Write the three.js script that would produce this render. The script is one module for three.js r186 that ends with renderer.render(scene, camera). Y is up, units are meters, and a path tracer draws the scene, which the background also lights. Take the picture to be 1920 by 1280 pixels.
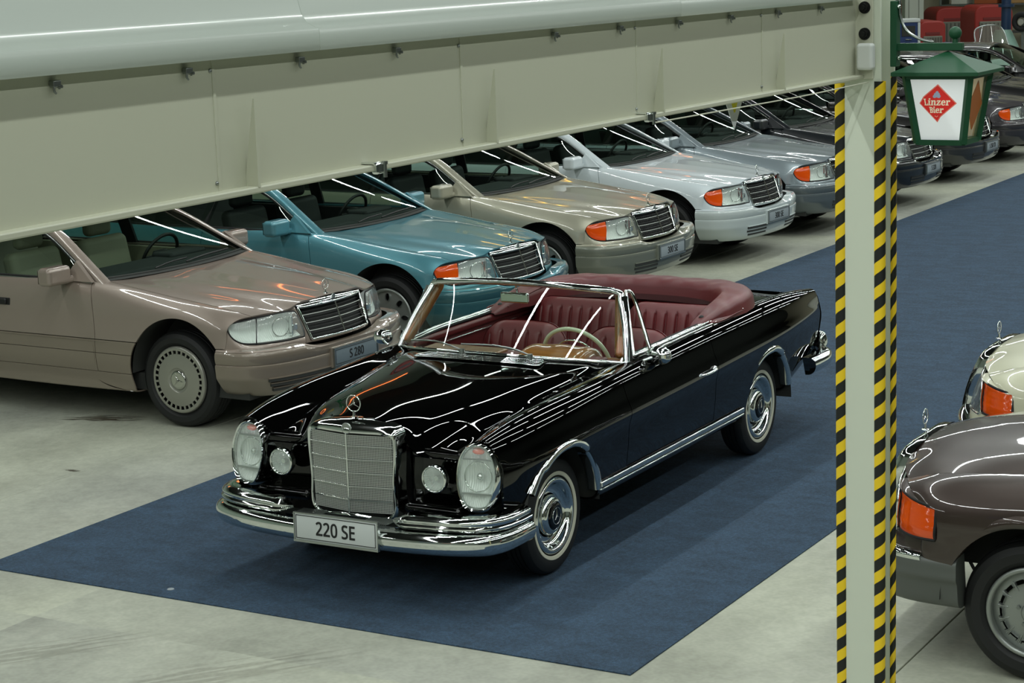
import * as THREE from 'three';
import { mergeGeometries, mergeVertices, toCreasedNormals } from 'three/addons/utils/BufferGeometryUtils.js';
import { RoundedBoxGeometry } from 'three/addons/geometries/RoundedBoxGeometry.js';
import { TextGeometry } from 'three/addons/geometries/TextGeometry.js';
import { FontLoader } from 'three/addons/loaders/FontLoader.js';
import { RectAreaLightUniformsLib } from 'three/addons/lights/RectAreaLightUniformsLib.js';

// ---------------------------------------------------------------- camera, light, exposure
const scene = new THREE.Scene();
const camera = new THREE.PerspectiveCamera(19.575, 1920 / 1280, 0.1, 200);
camera.position.set(0, 3.1566, 0);
camera.rotation.order = 'YXZ';
camera.rotation.set(-0.18853, 0.534, -0.03512);
const renderer = new THREE.WebGLRenderer({ antialias: true });
renderer.toneMapping = THREE.LinearToneMapping;
renderer.toneMappingExposure = 1.0;
renderer.shadowMap.enabled = true;
RectAreaLightUniformsLib.init();
scene.background = new THREE.Color(0x0a0b0a);
const TUBE_COLOR = new THREE.Color(0.94, 1.0, 0.965), TUBE_INTENSITY = 55, CEILING_Y = 6.4;
// rows of fluorescent battens along the hall (x of the rows; z start, z end, length of one batten, gap)
const TUBE_ROWS = [-12.7, -7.2, -4.2, -1.0, 2.6], TUBE_Z0 = -44, TUBE_Z1 = 11, TUBE_LEN = 3.0, TUBE_GAP = 0.3;

// ---------------------------------------------------------------- helpers
let seed = 7;
const rnd = () => { seed = (seed * 1664525 + 1013904223) >>> 0; return seed / 4294967296; };
const V = (x, y, z) => new THREE.Vector3(x, y, z);
const used = {};
function numbered(name) { const n = used[name] ?? 0; used[name] = n + 1; return n ? name + '_' + String(n).padStart(3, '0') : name; }
function thing(name, label, category, group) {
  const o = new THREE.Group(); o.name = numbered(name); o.userData = { label, category };
  if (group) o.userData.group = group;
  scene.add(o); return o;
}
function part(name, geo, mat, parent, label) {
  const m = new THREE.Mesh(Array.isArray(geo) ? join(geo) : geo, mat);
  m.name = name; m.castShadow = m.receiveShadow = true;
  if (label) m.userData.label = label;
  parent.add(m); return m;
}
function single(name, geo, mat, label, category, group) {
  const m = part(numbered(name), geo, mat, scene); m.userData = { label, category }; if (group) m.userData.group = group; return m;
}
function struct(name, geo, mat) { const m = part(name, geo, mat, scene); m.userData.kind = 'structure'; return m; }
function join(list) {
  return mergeGeometries(list.map((g) => {
    const h = g.index ? g.toNonIndexed() : g.clone();
    for (const k of Object.keys(h.attributes)) if (!['position', 'normal', 'uv'].includes(k)) h.deleteAttribute(k);
    if (!h.attributes.uv) h.setAttribute('uv', new THREE.BufferAttribute(new Float32Array(h.attributes.position.count * 2), 2));
    if (!h.attributes.normal) h.computeVertexNormals();
    return h;
  }));
}
function spline(xs, ys) {                       // natural cubic, straight beyond its ends
  const n = xs.length; if (n === 1) return () => ys[0];
  if (xs[0] > xs[n - 1]) { xs = xs.slice().reverse(); ys = ys.slice().reverse(); }
  const h = [], m = new Array(n).fill(0), u = new Array(n).fill(0);
  for (let i = 0; i < n - 1; i++) h.push(xs[i + 1] - xs[i]);
  for (let i = 1; i < n - 1; i++) {
    const p = 2 * (h[i - 1] + h[i]) - h[i - 1] * (i > 1 ? u[i - 1] : 0);
    const d = 6 * ((ys[i + 1] - ys[i]) / h[i] - (ys[i] - ys[i - 1]) / h[i - 1]) - h[i - 1] * (i > 1 ? m[i - 1] : 0);
    u[i] = h[i] / p; m[i] = d / p;
  }
  const M = new Array(n).fill(0);
  for (let i = n - 2; i > 0; i--) M[i] = m[i] - u[i] * M[i + 1];
  return (x) => {
    let i = 0; while (i < n - 2 && x > xs[i + 1]) i++;
    const a = (xs[i + 1] - x) / h[i], b = (x - xs[i]) / h[i];
    if (a > 1 || b > 1) { const k = a > 1 ? 0 : n - 1, sl = a > 1 ? (ys[1] - ys[0]) / h[0] - h[0] * M[1] / 6 : (ys[n - 1] - ys[n - 2]) / h[n - 2] + h[n - 2] * M[n - 2] / 6; return ys[k] + sl * (x - xs[k]); }
    return a * ys[i] + b * ys[i + 1] + ((a * a * a - a) * M[i] + (b * b * b - b) * M[i + 1]) * h[i] * h[i] / 6;
  };
}
function guide(keys) {                          // keys [s, x, y, dz]: a long line of the body
  const s = keys.map((k) => k[0]);
  const fx = spline(s, keys.map((k) => k[1])), fy = spline(s, keys.map((k) => k[2])), fz = spline(s, keys.map((k) => k[3] ?? 0));
  return (t) => [fx(t), fy(t), t + fz(t)];
}
function grid(P, flip) {                        // P[i][j] points -> smooth surface
  const ni = P.length, nj = P[0].length, pos = [], nor = [], uv = [], idx = [];
  const a = V(), b = V(), c = V();
  for (let i = 0; i < ni; i++) for (let j = 0; j < nj; j++) {
    pos.push(...P[i][j]);
    const i0 = Math.max(i - 1, 0), i1 = Math.min(i + 1, ni - 1), j0 = Math.max(j - 1, 0), j1 = Math.min(j + 1, nj - 1);
    a.set(...P[i1][j]).sub(b.set(...P[i0][j])); c.set(...P[i][j1]).sub(b.set(...P[i][j0]));
    c.cross(a); if (flip) c.negate(); if (Math.abs(P[i][j][0]) < 1e-4) c.x = 0; c.normalize();
    nor.push(c.x, c.y, c.z); uv.push(P[i][j][2], P[i][j][1]);
    if (i < ni - 1 && j < nj - 1) { const q = i * nj + j, r = q + nj; flip ? idx.push(q, r, q + 1, q + 1, r, r + 1) : idx.push(q, q + 1, r, q + 1, r + 1, r); }
  }
  const g = new THREE.BufferGeometry();
  g.setAttribute('position', new THREE.Float32BufferAttribute(pos, 3)); g.setAttribute('normal', new THREE.Float32BufferAttribute(nor, 3)); g.setAttribute('uv', new THREE.Float32BufferAttribute(uv, 2)); g.setIndex(idx);
  return g;
}
function surface(rows, s0, s1, ns, nt) {        // through the guides, from station s0 (front) to s1 (rear)
  const S = []; for (let i = 0; i <= ns; i++) S.push(s0 + (s1 - s0) * i / ns);
  const pts = S.map((s) => rows.map((r) => r(s)));
  const K = [0]; for (let j = 1; j < rows.length; j++) { let d = 0; for (const p of pts) d += Math.hypot(p[j][0] - p[j - 1][0], p[j][1] - p[j - 1][1], p[j][2] - p[j - 1][2]); K.push(K[j - 1] + d / pts.length); }
  return grid(pts.map((p) => {
    const f = [0, 1, 2].map((c) => spline(K, p.map((q) => q[c]))), o = [];
    for (let j = 0; j <= nt; j++) { const t = K[K.length - 1] * j / nt; o.push(f.map((q) => q(t))); }
    return o;
  }));
}
function clip(g, f) {                           // keeps where f(x, y, z) > 0
  const n = g.index ? g.toNonIndexed() : g, p = n.attributes.position.array, m = n.attributes.normal.array, u = n.attributes.uv.array, P = [], N = [], U = [];
  const put = (k) => { P.push(k[0], k[1], k[2]); N.push(k[3], k[4], k[5]); U.push(k[6], k[7]); };
  for (let t = 0; t < p.length / 9; t++) {
    const v = [0, 1, 2].map((k) => { const i = t * 3 + k; return [p[i * 3], p[i * 3 + 1], p[i * 3 + 2], m[i * 3], m[i * 3 + 1], m[i * 3 + 2], u[i * 2], u[i * 2 + 1]]; });
    const d = v.map((q) => f(q[0], q[1], q[2])), poly = [];
    for (let k = 0; k < 3; k++) {
      const a = k, b = (k + 1) % 3;
      if (d[a] > 0) poly.push(v[a]);
      if ((d[a] > 0) !== (d[b] > 0)) { const w = d[a] / (d[a] - d[b]); poly.push(v[a].map((q, e) => q + (v[b][e] - q) * w)); }
    }
    for (let k = 1; k + 1 < poly.length; k++) { put(poly[0]); put(poly[k]); put(poly[k + 1]); }
  }
  const o = new THREE.BufferGeometry();
  o.setAttribute('position', new THREE.Float32BufferAttribute(P, 3)); o.setAttribute('normal', new THREE.Float32BufferAttribute(N, 3)); o.setAttribute('uv', new THREE.Float32BufferAttribute(U, 2));
  return o;
}
function lip(g, t) {                            // folds every open edge inwards by t, so that a panel has thickness
  const n = g.index ? g.toNonIndexed() : g, p = n.attributes.position.array, m = n.attributes.normal.array, count = new Map();
  const key = (i) => Math.round(p[i * 3] * 2e4) + ',' + Math.round(p[i * 3 + 1] * 2e4) + ',' + Math.round(p[i * 3 + 2] * 2e4);
  const ks = []; for (let i = 0; i < p.length / 3; i++) ks.push(key(i));
  for (let i = 0; i < ks.length; i += 3) for (let k = 0; k < 3; k++) {
    const a = i + k, b = i + (k + 1) % 3; if (ks[a] === ks[b]) continue;
    const id = ks[a] < ks[b] ? ks[a] + '|' + ks[b] : ks[b] + '|' + ks[a], e = count.get(id); if (e) e.n++; else count.set(id, { n: 1, a, b });
  }
  const P = [];
  for (const e of count.values()) if (e.n === 1) {
    const A = [], B = [], C = [], D = [];
    for (let c = 0; c < 3; c++) { A[c] = p[e.a * 3 + c]; B[c] = p[e.b * 3 + c]; C[c] = A[c] - m[e.a * 3 + c] * t; D[c] = B[c] - m[e.b * 3 + c] * t; }
    if (Math.abs(A[0]) < 1e-3 && Math.abs(B[0]) < 1e-3) continue;
    P.push(...A, ...C, ...B, ...B, ...C, ...D);
  }
  const o = new THREE.BufferGeometry(); o.setAttribute('position', new THREE.Float32BufferAttribute(P, 3)); o.computeVertexNormals();
  return join([g, o]);
}
function mirrored(g) {
  const o = g.index ? g.toNonIndexed() : g.clone(), p = o.attributes.position.array, m = o.attributes.normal.array, u = o.attributes.uv?.array;
  for (let i = 0; i < p.length; i += 3) { p[i] = -p[i]; m[i] = -m[i]; }
  for (let t = 0; t < p.length; t += 9) for (let c = 0; c < 3; c++) { [p[t + 3 + c], p[t + 6 + c]] = [p[t + 6 + c], p[t + 3 + c]]; [m[t + 3 + c], m[t + 6 + c]] = [m[t + 6 + c], m[t + 3 + c]]; }
  if (u) for (let t = 0; t < u.length; t += 6) for (let c = 0; c < 2; c++) [u[t + 2 + c], u[t + 4 + c]] = [u[t + 4 + c], u[t + 2 + c]];
  return o;
}
const both = (g) => join([g, mirrored(g)]);
const creased = (g, a = 0.6) => toCreasedNormals(g, a);
const box = (w, h, d, x = 0, y = 0, z = 0, r = 0) => (r ? new RoundedBoxGeometry(w, h, d, 3, r) : new THREE.BoxGeometry(w, h, d)).translate(x, y, z);
const cyl = (r1, r2, h, n = 24) => new THREE.CylinderGeometry(r1, r2, h, n);
function tube(pts, r, n = 8, seg, closed = false) {
  const c = new THREE.CatmullRomCurve3(pts.map((p) => V(...p)), closed, 'centripetal');
  const g = new THREE.TubeGeometry(c, seg ?? pts.length * 6, r, n, closed);
  if (closed) return g;
  const caps = [0, 1].map((t) => { const q = new THREE.SphereGeometry(r, n, 4); const p = c.getPoint(t); return q.translate(p.x, p.y, p.z); });
  return join([g, ...caps]);
}
function bar(a, b, w, h) {                      // square bar from a to b
  const A = V(...a), B = V(...b), d = B.clone().sub(A), g = new THREE.BoxGeometry(w, h, d.length());
  return g.applyMatrix4(new THREE.Matrix4().lookAt(B, A, V(0, 1, 0))).translate(...A.add(B).multiplyScalar(0.5).toArray());
}
function curve2(pts, n) {                       // points [a, b] -> n + 1 points of a smooth line through them
  const K = [0]; for (let i = 1; i < pts.length; i++) K.push(K[i - 1] + Math.hypot(pts[i][0] - pts[i - 1][0], pts[i][1] - pts[i - 1][1]));
  const f = [0, 1].map((c) => spline(K, pts.map((p) => p[c]))), o = [];
  for (let i = 0; i <= n; i++) { const t = K[K.length - 1] * i / n; o.push([f[0](t), f[1](t)]); }
  return o;
}
// a profile [out, y] carried along a plan line [x, z]; shape(k, out, y, x, z) may bend it
function sweep(profile, path, shape, ca = 0.5, capped = true) {
  const P = path.map((p, i) => {
    const a = path[Math.max(i - 1, 0)], b = path[Math.min(i + 1, path.length - 1)];
    let nx = -(b[1] - a[1]), nz = b[0] - a[0]; const l = Math.hypot(nx, nz); nx /= -l; nz /= -l;
    return profile.map(([o, y]) => { const q = shape ? shape(i / (path.length - 1), o, y, p[0], p[1]) : [o, y]; return [p[0] + nx * q[0], q[1], p[1] + nz * q[0]]; });
  });
  const cap = (row) => { const s = new THREE.BufferGeometry(), v = [], c = [0, 0, 0]; row.forEach((r) => r.forEach((x, k) => (c[k] += x / row.length))); for (let i = 0; i < row.length; i++) v.push(...row[i], ...row[(i + 1) % row.length], ...c); s.setAttribute('position', new THREE.Float32BufferAttribute(v, 3)); s.computeVertexNormals(); return s; };
  let g = mergeVertices(grid(P)); g.deleteAttribute('normal'); g = creased(g, ca);
  return capped ? join([g, cap(P[0]), cap(P[P.length - 1])]) : g;
}
function patch(top, bottom, n, m, bulge = 0, lift = 0) {  // between two lines of [x, y, z], bulging along +z
  const f = (L) => { const K = [0]; for (let i = 1; i < L.length; i++) K.push(K[i - 1] + Math.hypot(...L[i].map((v, c) => v - L[i - 1][c]))); const q = [0, 1, 2].map((c) => spline(K, L.map((p) => p[c]))); return (t) => q.map((s) => s(t * K[K.length - 1])); };
  const a = f(top), b = f(bottom), P = [];
  for (let i = 0; i <= m; i++) { const row = [], t = i / m; for (let j = 0; j <= n; j++) { const p = a(j / n), q = b(j / n), w = bulge * 4 * t * (1 - t); row.push([p[0] + (q[0] - p[0]) * t, p[1] + (q[1] - p[1]) * t + w * lift, p[2] + (q[2] - p[2]) * t + w]); } P.push(row); }
  return grid(P);
}
function outline(pts, depth, bevel = 0.004, seg = 2) {   // closed XY outline -> bevelled plate facing +z
  const s = new THREE.Shape(pts.map((p) => new THREE.Vector2(p[0], p[1])));
  return new THREE.ExtrudeGeometry(s, { depth, bevelEnabled: bevel > 0, bevelThickness: bevel, bevelSize: bevel, bevelOffset: -bevel, bevelSegments: seg, curveSegments: 12 });
}
function closedCurve(pts, n) { const c = new THREE.CatmullRomCurve3(pts.map((p) => V(p[0], p[1], 0)), true, 'centripetal'); return c.getPoints(n).slice(0, n).map((p) => [p.x, p.y]); }

// ---------------------------------------------------------------- textures and materials
function canvasTex(w, h, draw, srgb = true, repeat) {
  const c = document.createElement('canvas'); c.width = w; c.height = h; draw(c.getContext('2d'), w, h);
  const t = new THREE.CanvasTexture(c); if (srgb) t.colorSpace = THREE.SRGBColorSpace;
  t.wrapS = t.wrapT = THREE.RepeatWrapping; if (repeat) t.repeat.set(...repeat); return t;
}
function lattice(n, s) { const a = new Float32Array(n * n); let q = s; for (let i = 0; i < n * n; i++) { q = (q * 1664525 + 1013904223) >>> 0; a[i] = q / 4294967296; } return (x, y) => { const i = Math.floor(x), j = Math.floor(y), u = x - i, v = y - j, m = (k) => ((k % n) + n) % n, e = u * u * (3 - 2 * u), f = v * v * (3 - 2 * v), A = (p, r) => a[m(r) * n + m(p)]; return (A(i, j) * (1 - e) + A(i + 1, j) * e) * (1 - f) + (A(i, j + 1) * (1 - e) + A(i + 1, j + 1) * e) * f; }; }
function noiseTex(size, color, srgb = true) {   // color(u, v) -> [r, g, b] 0..255, tiling is up to it
  const d = new Uint8Array(size * size * 4);
  for (let y = 0; y < size; y++) for (let x = 0; x < size; x++) { const c = color(x / size, y / size), o = (y * size + x) * 4; d[o] = c[0]; d[o + 1] = c[1]; d[o + 2] = c[2]; d[o + 3] = 255; }
  const t = new THREE.DataTexture(d, size, size); t.magFilter = THREE.LinearFilter; t.minFilter = THREE.LinearMipmapLinearFilter; t.wrapS = t.wrapT = THREE.RepeatWrapping; if (srgb) t.colorSpace = THREE.SRGBColorSpace; t.needsUpdate = true; return t;
}
const std = (color, roughness, metalness = 0, more = {}) => new THREE.MeshStandardMaterial({ color, roughness, metalness, side: THREE.DoubleSide, ...more });
const phys = (color, roughness, metalness = 0, more = {}) => new THREE.MeshPhysicalMaterial({ color, roughness, metalness, side: THREE.DoubleSide, ...more });
const paint = (color, metal = 0.35, rough = 0.38) => phys(color, rough, metal, { clearcoat: 1, clearcoatRoughness: 0.03 });
const M = {
  chrome: std(0xe2e6e4, 0.05, 1), satin: std(0xaab0ad, 0.28, 1), steel: std(0x8c918e, 0.4, 1),
  blackPaint: phys(0x020202, 0.02, 0),
  rubber: std(0x0b0c0c, 0.75), tyre: std(0x101212, 0.62), dark: std(0x30322f, 0.85), blackPlastic: std(0x0e0f0f, 0.5),
  glass: phys(0xe3efe8, 0.0, 0, { transmission: 1, thickness: 0, ior: 1.5 }),
  tint: phys(0xcfdfd6, 0.0, 0, { transmission: 1, thickness: 0, ior: 1.5 }),
  amber: phys(0xff600e, 0.12, 0, { transmission: 0.35, thickness: 0, clearcoat: 1 }),
  red: phys(0x8c0a06, 0.12, 0, { clearcoat: 1 }),
  whitewall: std(0xcfcfbb, 0.6), ivory: phys(0xd7d8bd, 0.25, 0, { clearcoat: 0.6, clearcoatRoughness: 0.1 }),
  wire: std(0xbfc3bc, 0.4, 0.35), plate: std(0xc4cac8, 0.4), ink: std(0x111413, 0.5),
};
// burgundy leather: fine grain, slightly uneven dye
{
  const a = lattice(64, 5), b = lattice(256, 6);
  const grain = noiseTex(512, (u, v) => { const k = 90 + 110 * a(u * 64, v * 64) * 0.5 + 80 * b(u * 256, v * 256) * 0.6; return [k, k, k]; }, false);
  const l8 = lattice(8, 9), dye = noiseTex(256, (u, v) => { const k = 0.86 + 0.2 * l8(u * 8, v * 8); return [98 * k, 27 * k, 31 * k]; });
  grain.repeat.set(6, 6); dye.repeat.set(1.3, 1.3);
  M.leather = phys(0xffffff, 0.42, 0, { map: dye, bumpMap: grain, bumpScale: 0.0006, clearcoat: 0.12, clearcoatRoughness: 0.35 });
  const w1 = lattice(32, 21), w2 = lattice(128, 22);
  const wood = noiseTex(512, (u, v) => { const q = v * 9 + 1.6 * w1(u * 4, v * 8), r = 0.5 + 0.5 * Math.sin(q * 6.283), s = w2(u * 8, v * 128), k = 0.72 + 0.3 * r + 0.18 * (s - 0.5); return [150 * k, 90 * k, 28 * k]; });
  wood.repeat.set(2, 2);
  M.wood = phys(0xffffff, 0.3, 0, { map: wood, clearcoat: 1, clearcoatRoughness: 0.04 });
}
// headlamp glass: moulded ribs as relief
{
  const ribs = noiseTex(256, (u) => { const k = 128 + 110 * Math.sin(u * 6.283 * 12); return [k, k, k]; }, false);
  ribs.repeat.set(4, 1);
  M.lens = phys(0xf4faf6, 0.05, 0, { transmission: 0.86, thickness: 0, bumpMap: ribs, bumpScale: 0.0012, ior: 1.5 });
  M.clearLens = phys(0xf2f8f4, 0.04, 0, { transmission: 0.9, thickness: 0, ior: 1.5 });
  M.reflector = std(0xf3f6f3, 0.3, 0.25, { bumpMap: ribs, bumpScale: 0.0025 });
}
const font = await new FontLoader().loadAsync('fonts/droid/droid_sans_regular.typeface.json');
function lettering(text, height, squeeze, depth = 0.003, spread = 0) {
  const g = new TextGeometry(text, { font, size: height / 0.72, depth, curveSegments: 5, bevelEnabled: true, bevelSize: height * 0.035, bevelThickness: 0.0008, bevelSegments: 1 });
  g.computeBoundingBox(); const b = g.boundingBox; g.translate(-(b.min.x + b.max.x) / 2, -(b.min.y + b.max.y) / 2, 0).scale(squeeze, height / (b.max.y - b.min.y), 1); return g;
}
function licensePlate(parent, text, w, h, pos, turn, tilt, grey = M.plate) {
  const p = part('license_plate', creased(new RoundedBoxGeometry(w, h, 0.012, 2, 0.006), 0.5), grey, parent); p.position.set(...pos); p.rotation.set(tilt, turn, 0, 'YXZ');
  const fr = []; for (const s of [-1, 1]) fr.push(box(w - 0.016, 0.0035, 0.002, 0, s * (h / 2 - 0.01), 0.0065), box(0.0035, h - 0.02, 0.002, s * (w / 2 - 0.01), 0, 0.0065));
  part('border_line', fr, M.ink, p);
  part('lettering', lettering(text, h * 0.53, 0.58).translate(0, 0, 0.005), M.ink, p);
  part('plate_frame', [box(w + 0.012, 0.012, 0.02, 0, -h / 2 - 0.004, 0), box(w + 0.012, 0.006, 0.02, 0, h / 2 + 0.002, -0.002), box(0.006, h, 0.02, -w / 2 - 0.003, 0, -0.002), box(0.006, h, 0.02, w / 2 + 0.003, 0, -0.002)], M.satin, p);
  return p;
}
function starOrnament(parent, pos, r) {
  const o = new THREE.Group(); o.name = 'hood_ornament'; parent.add(o); o.position.set(...pos);
  const g = [new THREE.TorusGeometry(r, r * 0.075, 8, 36).translate(0, r * 1.75, 0), cyl(r * 0.12, r * 0.2, r * 0.8, 10).translate(0, r * 0.42, 0), cyl(r * 0.42, r * 0.55, r * 0.16, 16).translate(0, r * 0.06, 0)];
  for (let k = 0; k < 3; k++) g.push(new THREE.ConeGeometry(r * 0.13, r, 4).translate(0, r * 0.5, 0).rotateZ(k * 2.0944).translate(0, r * 1.75, 0));
  part('star', g, M.chrome, o); return o;
}

// ---------------------------------------------------------------- wheels
function wheel(parent, name, R, W, rimR, pos, side, kind) {        // side +1: outer face towards +x
  const w = new THREE.Group(); w.name = name; parent.add(w); w.position.set(...pos); w.rotation.y = side > 0 ? 0 : Math.PI;
  const turn = (g) => g.rotateZ(-Math.PI / 2);                       // lathe axis y -> +x outwards
  const lathe = (pts, n = 64) => turn(new THREE.LatheGeometry(pts.map((p) => new THREE.Vector2(p[0], p[1])), n));
  const h = W / 2, sw = R - rimR;
  const ty = [[rimR, -h * 0.72], [rimR + sw * 0.3, -h * 0.97], [rimR + sw * 0.62, -h], [R - sw * 0.14, -h * 0.86], [R - 0.006, -h * 0.7], [R, -h * 0.5]];
  for (const g of [-0.32, 0, 0.32]) ty.push([R, h * (g - 0.06)], [R - 0.007, h * (g - 0.045)], [R - 0.007, h * (g + 0.045)], [R, h * (g + 0.06)]);
  ty.push([R, h * 0.5], [R - 0.006, h * 0.7], [R - sw * 0.14, h * 0.86], [rimR + sw * 0.62, h], [rimR + sw * 0.3, h * 0.97], [rimR, h * 0.72]);
  const t = part('tyre', creased(lathe(ty, 72), 0.5), M.tyre, w);
  const lugs = []; for (let k = 0; k < 80; k++) for (const s of [-1, 1]) lugs.push(box(h * 0.20, 0.008, 0.011, s * h * 0.58, 0, 0).translate(0, R - 0.0092, 0).rotateX(k * Math.PI / 40 + s * 0.02));
  part('tread', lugs, M.tyre, t);
  const tip = (r, x) => [r, x];
  if (kind === 'vintage') {
    part('whitewall', creased(lathe([tip(rimR + sw * 0.17, h * 0.93), tip(rimR + sw * 0.19, h * 0.985), tip(rimR + sw * 0.33, h * 1.015), tip(rimR + sw * 0.35, h * 0.985)]), 0.4), M.whitewall, w);
    part('trim_ring', lathe(curve2([[rimR + 0.012, h * 0.92], [rimR + 0.004, h * 1.0], [rimR - 0.012, h * 0.98], [rimR - 0.03, h * 0.62], [rimR - 0.055, h * 0.42], [rimR - 0.075, h * 0.42]], 24)), M.chrome, w);
    const cap = part('hubcap', lathe(curve2([[0.108, h * 0.36], [0.108, h * 0.62], [0.098, h * 0.84], [0.084, h * 0.93], [0.072, h * 0.95]], 18)), M.chrome, w);
    part('hubcap_center', lathe(curve2([[0.076, h * 0.94], [0.072, h * 0.99], [0.05, h * 1.06], [0.02, h * 1.08], [0.0005, h * 1.08]], 14)), M.blackPaint, cap);
    const em = [new THREE.TorusGeometry(0.044, 0.0022, 6, 40)]; for (let k = 0; k < 3; k++) em.push(new THREE.ConeGeometry(0.006, 0.044, 4).translate(0, 0.022, 0).rotateZ(k * 2.0944));
    part('star_emblem', join(em).rotateY(Math.PI / 2).translate(h * 1.075, 0, 0), M.chrome, cap);
    part('rim', lathe([[rimR, -h * 0.6], [rimR - 0.02, 0], [0.1, h * 0.3], [0.001, h * 0.3]]), M.blackPaint, w);
  } else if (kind === 'disc') {                                       // flat full cover with a ring of slots
    part('rim', lathe([[rimR, -h * 0.6], [rimR - 0.015, 0], [rimR - 0.03, h * 0.5], [0.001, h * 0.5]]), M.dark, w);
    const c = part('wheel_cover', [lathe(curve2([[rimR + 0.008, h * 0.86], [rimR, h * 1.0], [rimR - 0.022, h * 1.02]], 10)), lathe(curve2([[rimR - 0.046, h * 0.99], [rimR - 0.09, h * 1.04], [0.09, h * 1.07]], 12)), lathe([[0.09, h * 1.07], [0.084, h * 1.02], [0.07, h * 1.0]])], M.coverSilver, w);
    const br = []; for (let k = 0; k < 30; k++) br.push(box(0.008, 0.030, 0.014, h * 0.99, rimR - 0.034, 0).rotateX(k * Math.PI / 15));
    part('cover_bars', br, M.coverSilver, c).userData.kind = 'stuff';
    const hb = [lathe(curve2([[0.07, h * 0.98], [0.066, h * 1.07], [0.05, h * 1.1], [0.001, h * 1.11]], 12))];
    const em = []; for (let k = 0; k < 3; k++) em.push(new THREE.ConeGeometry(0.008, 0.06, 4).translate(0, 0.03, 0).rotateZ(k * 2.0944 + 0.35));
    part('hub_badge', [...hb, join(em).rotateY(Math.PI / 2).translate(h * 1.1, 0, 0)], M.coverChrome, c);
  } else {                                                            // alloy with holes or slots
    const slots = kind === 'slots', n = slots ? 15 : 8, r1 = rimR - 0.042, R1 = rimR - 0.010, P = [];
    const fz = (r) => (slots ? 0.03 * Math.cos(Math.min(1, r / rimR) * 1.45) - 0.012 : 0.022 * (1 - (r / rimR) ** 2));
    for (let i2 = 0; i2 <= 26; i2++) { const r = 0.03 + (R1 - 0.03) * i2 / 26, row = []; for (let j2 = 0; j2 <= 180; j2++) { const q = j2 / 180 * 6.28319; row.push([fz(r), r * Math.cos(q), r * Math.sin(q)]); } P.push(row); }
    const hole = (x, y, z) => { const r = Math.hypot(y, z); let q = Math.atan2(z, y) / 6.28319 * n; q -= Math.round(q); const d = q / n * 6.28319 * r; return slots ? Math.max(Math.abs(d) - 0.021, Math.abs(r - r1 + 0.011) - 0.0095) : Math.hypot(d / 0.021, (r - rimR + 0.062) / 0.031) - 1; };
    const face = lip(clip(grid(P, false), hole), 0.016);
    const al = part('alloy_rim', [face.translate(h * 0.70, 0, 0), lathe(curve2([[rimR + 0.012, h * 0.9], [rimR + 0.006, h * 0.99], [rimR - 0.008, h * 0.97], [rimR - 0.012, h * 0.7], [rimR - 0.014, -h * 0.6]], 20))], M.alloy, w);
    if (slots) { const ribs = []; for (let k = 0; k < 15; k++) ribs.push(box(0.012, 0.050, 0.006, h * 0.70 + fz(r1) + 0.004, r1 - 0.018, 0, 0.0025).rotateX((k + 0.5) / 15 * 6.2832)); part('rib', ribs, M.alloy, al); }
    const cp = [lathe(curve2([[0.05, h * 0.70], [0.048, h * 0.70 + 0.028], [0.036, h * 0.70 + 0.034], [0.001, h * 0.70 + 0.036]], 12))];
    part('hub_cap', cp, M.alloy, al);
    const bolts = []; for (let k = 0; k < 5; k++) bolts.push(turn(cyl(0.009, 0.009, 0.012, 6)).translate(h * 0.70 + 0.022, 0.066 * Math.cos(k * 1.2566), 0.066 * Math.sin(k * 1.2566)));
    part('wheel_bolts', bolts, M.steel, al);
    part('rim', lathe([[rimR, -h * 0.6], [rimR - 0.02, -h * 0.1], [0.001, -h * 0.1]]), M.dark, w);
  }
  return w;
}
M.coverSilver = std(0x9c9c92, 0.36, 0.6); M.coverChrome = std(0xb9bbb4, 0.15, 1); M.alloy = std(0x989d99, 0.36, 0.75);

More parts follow.
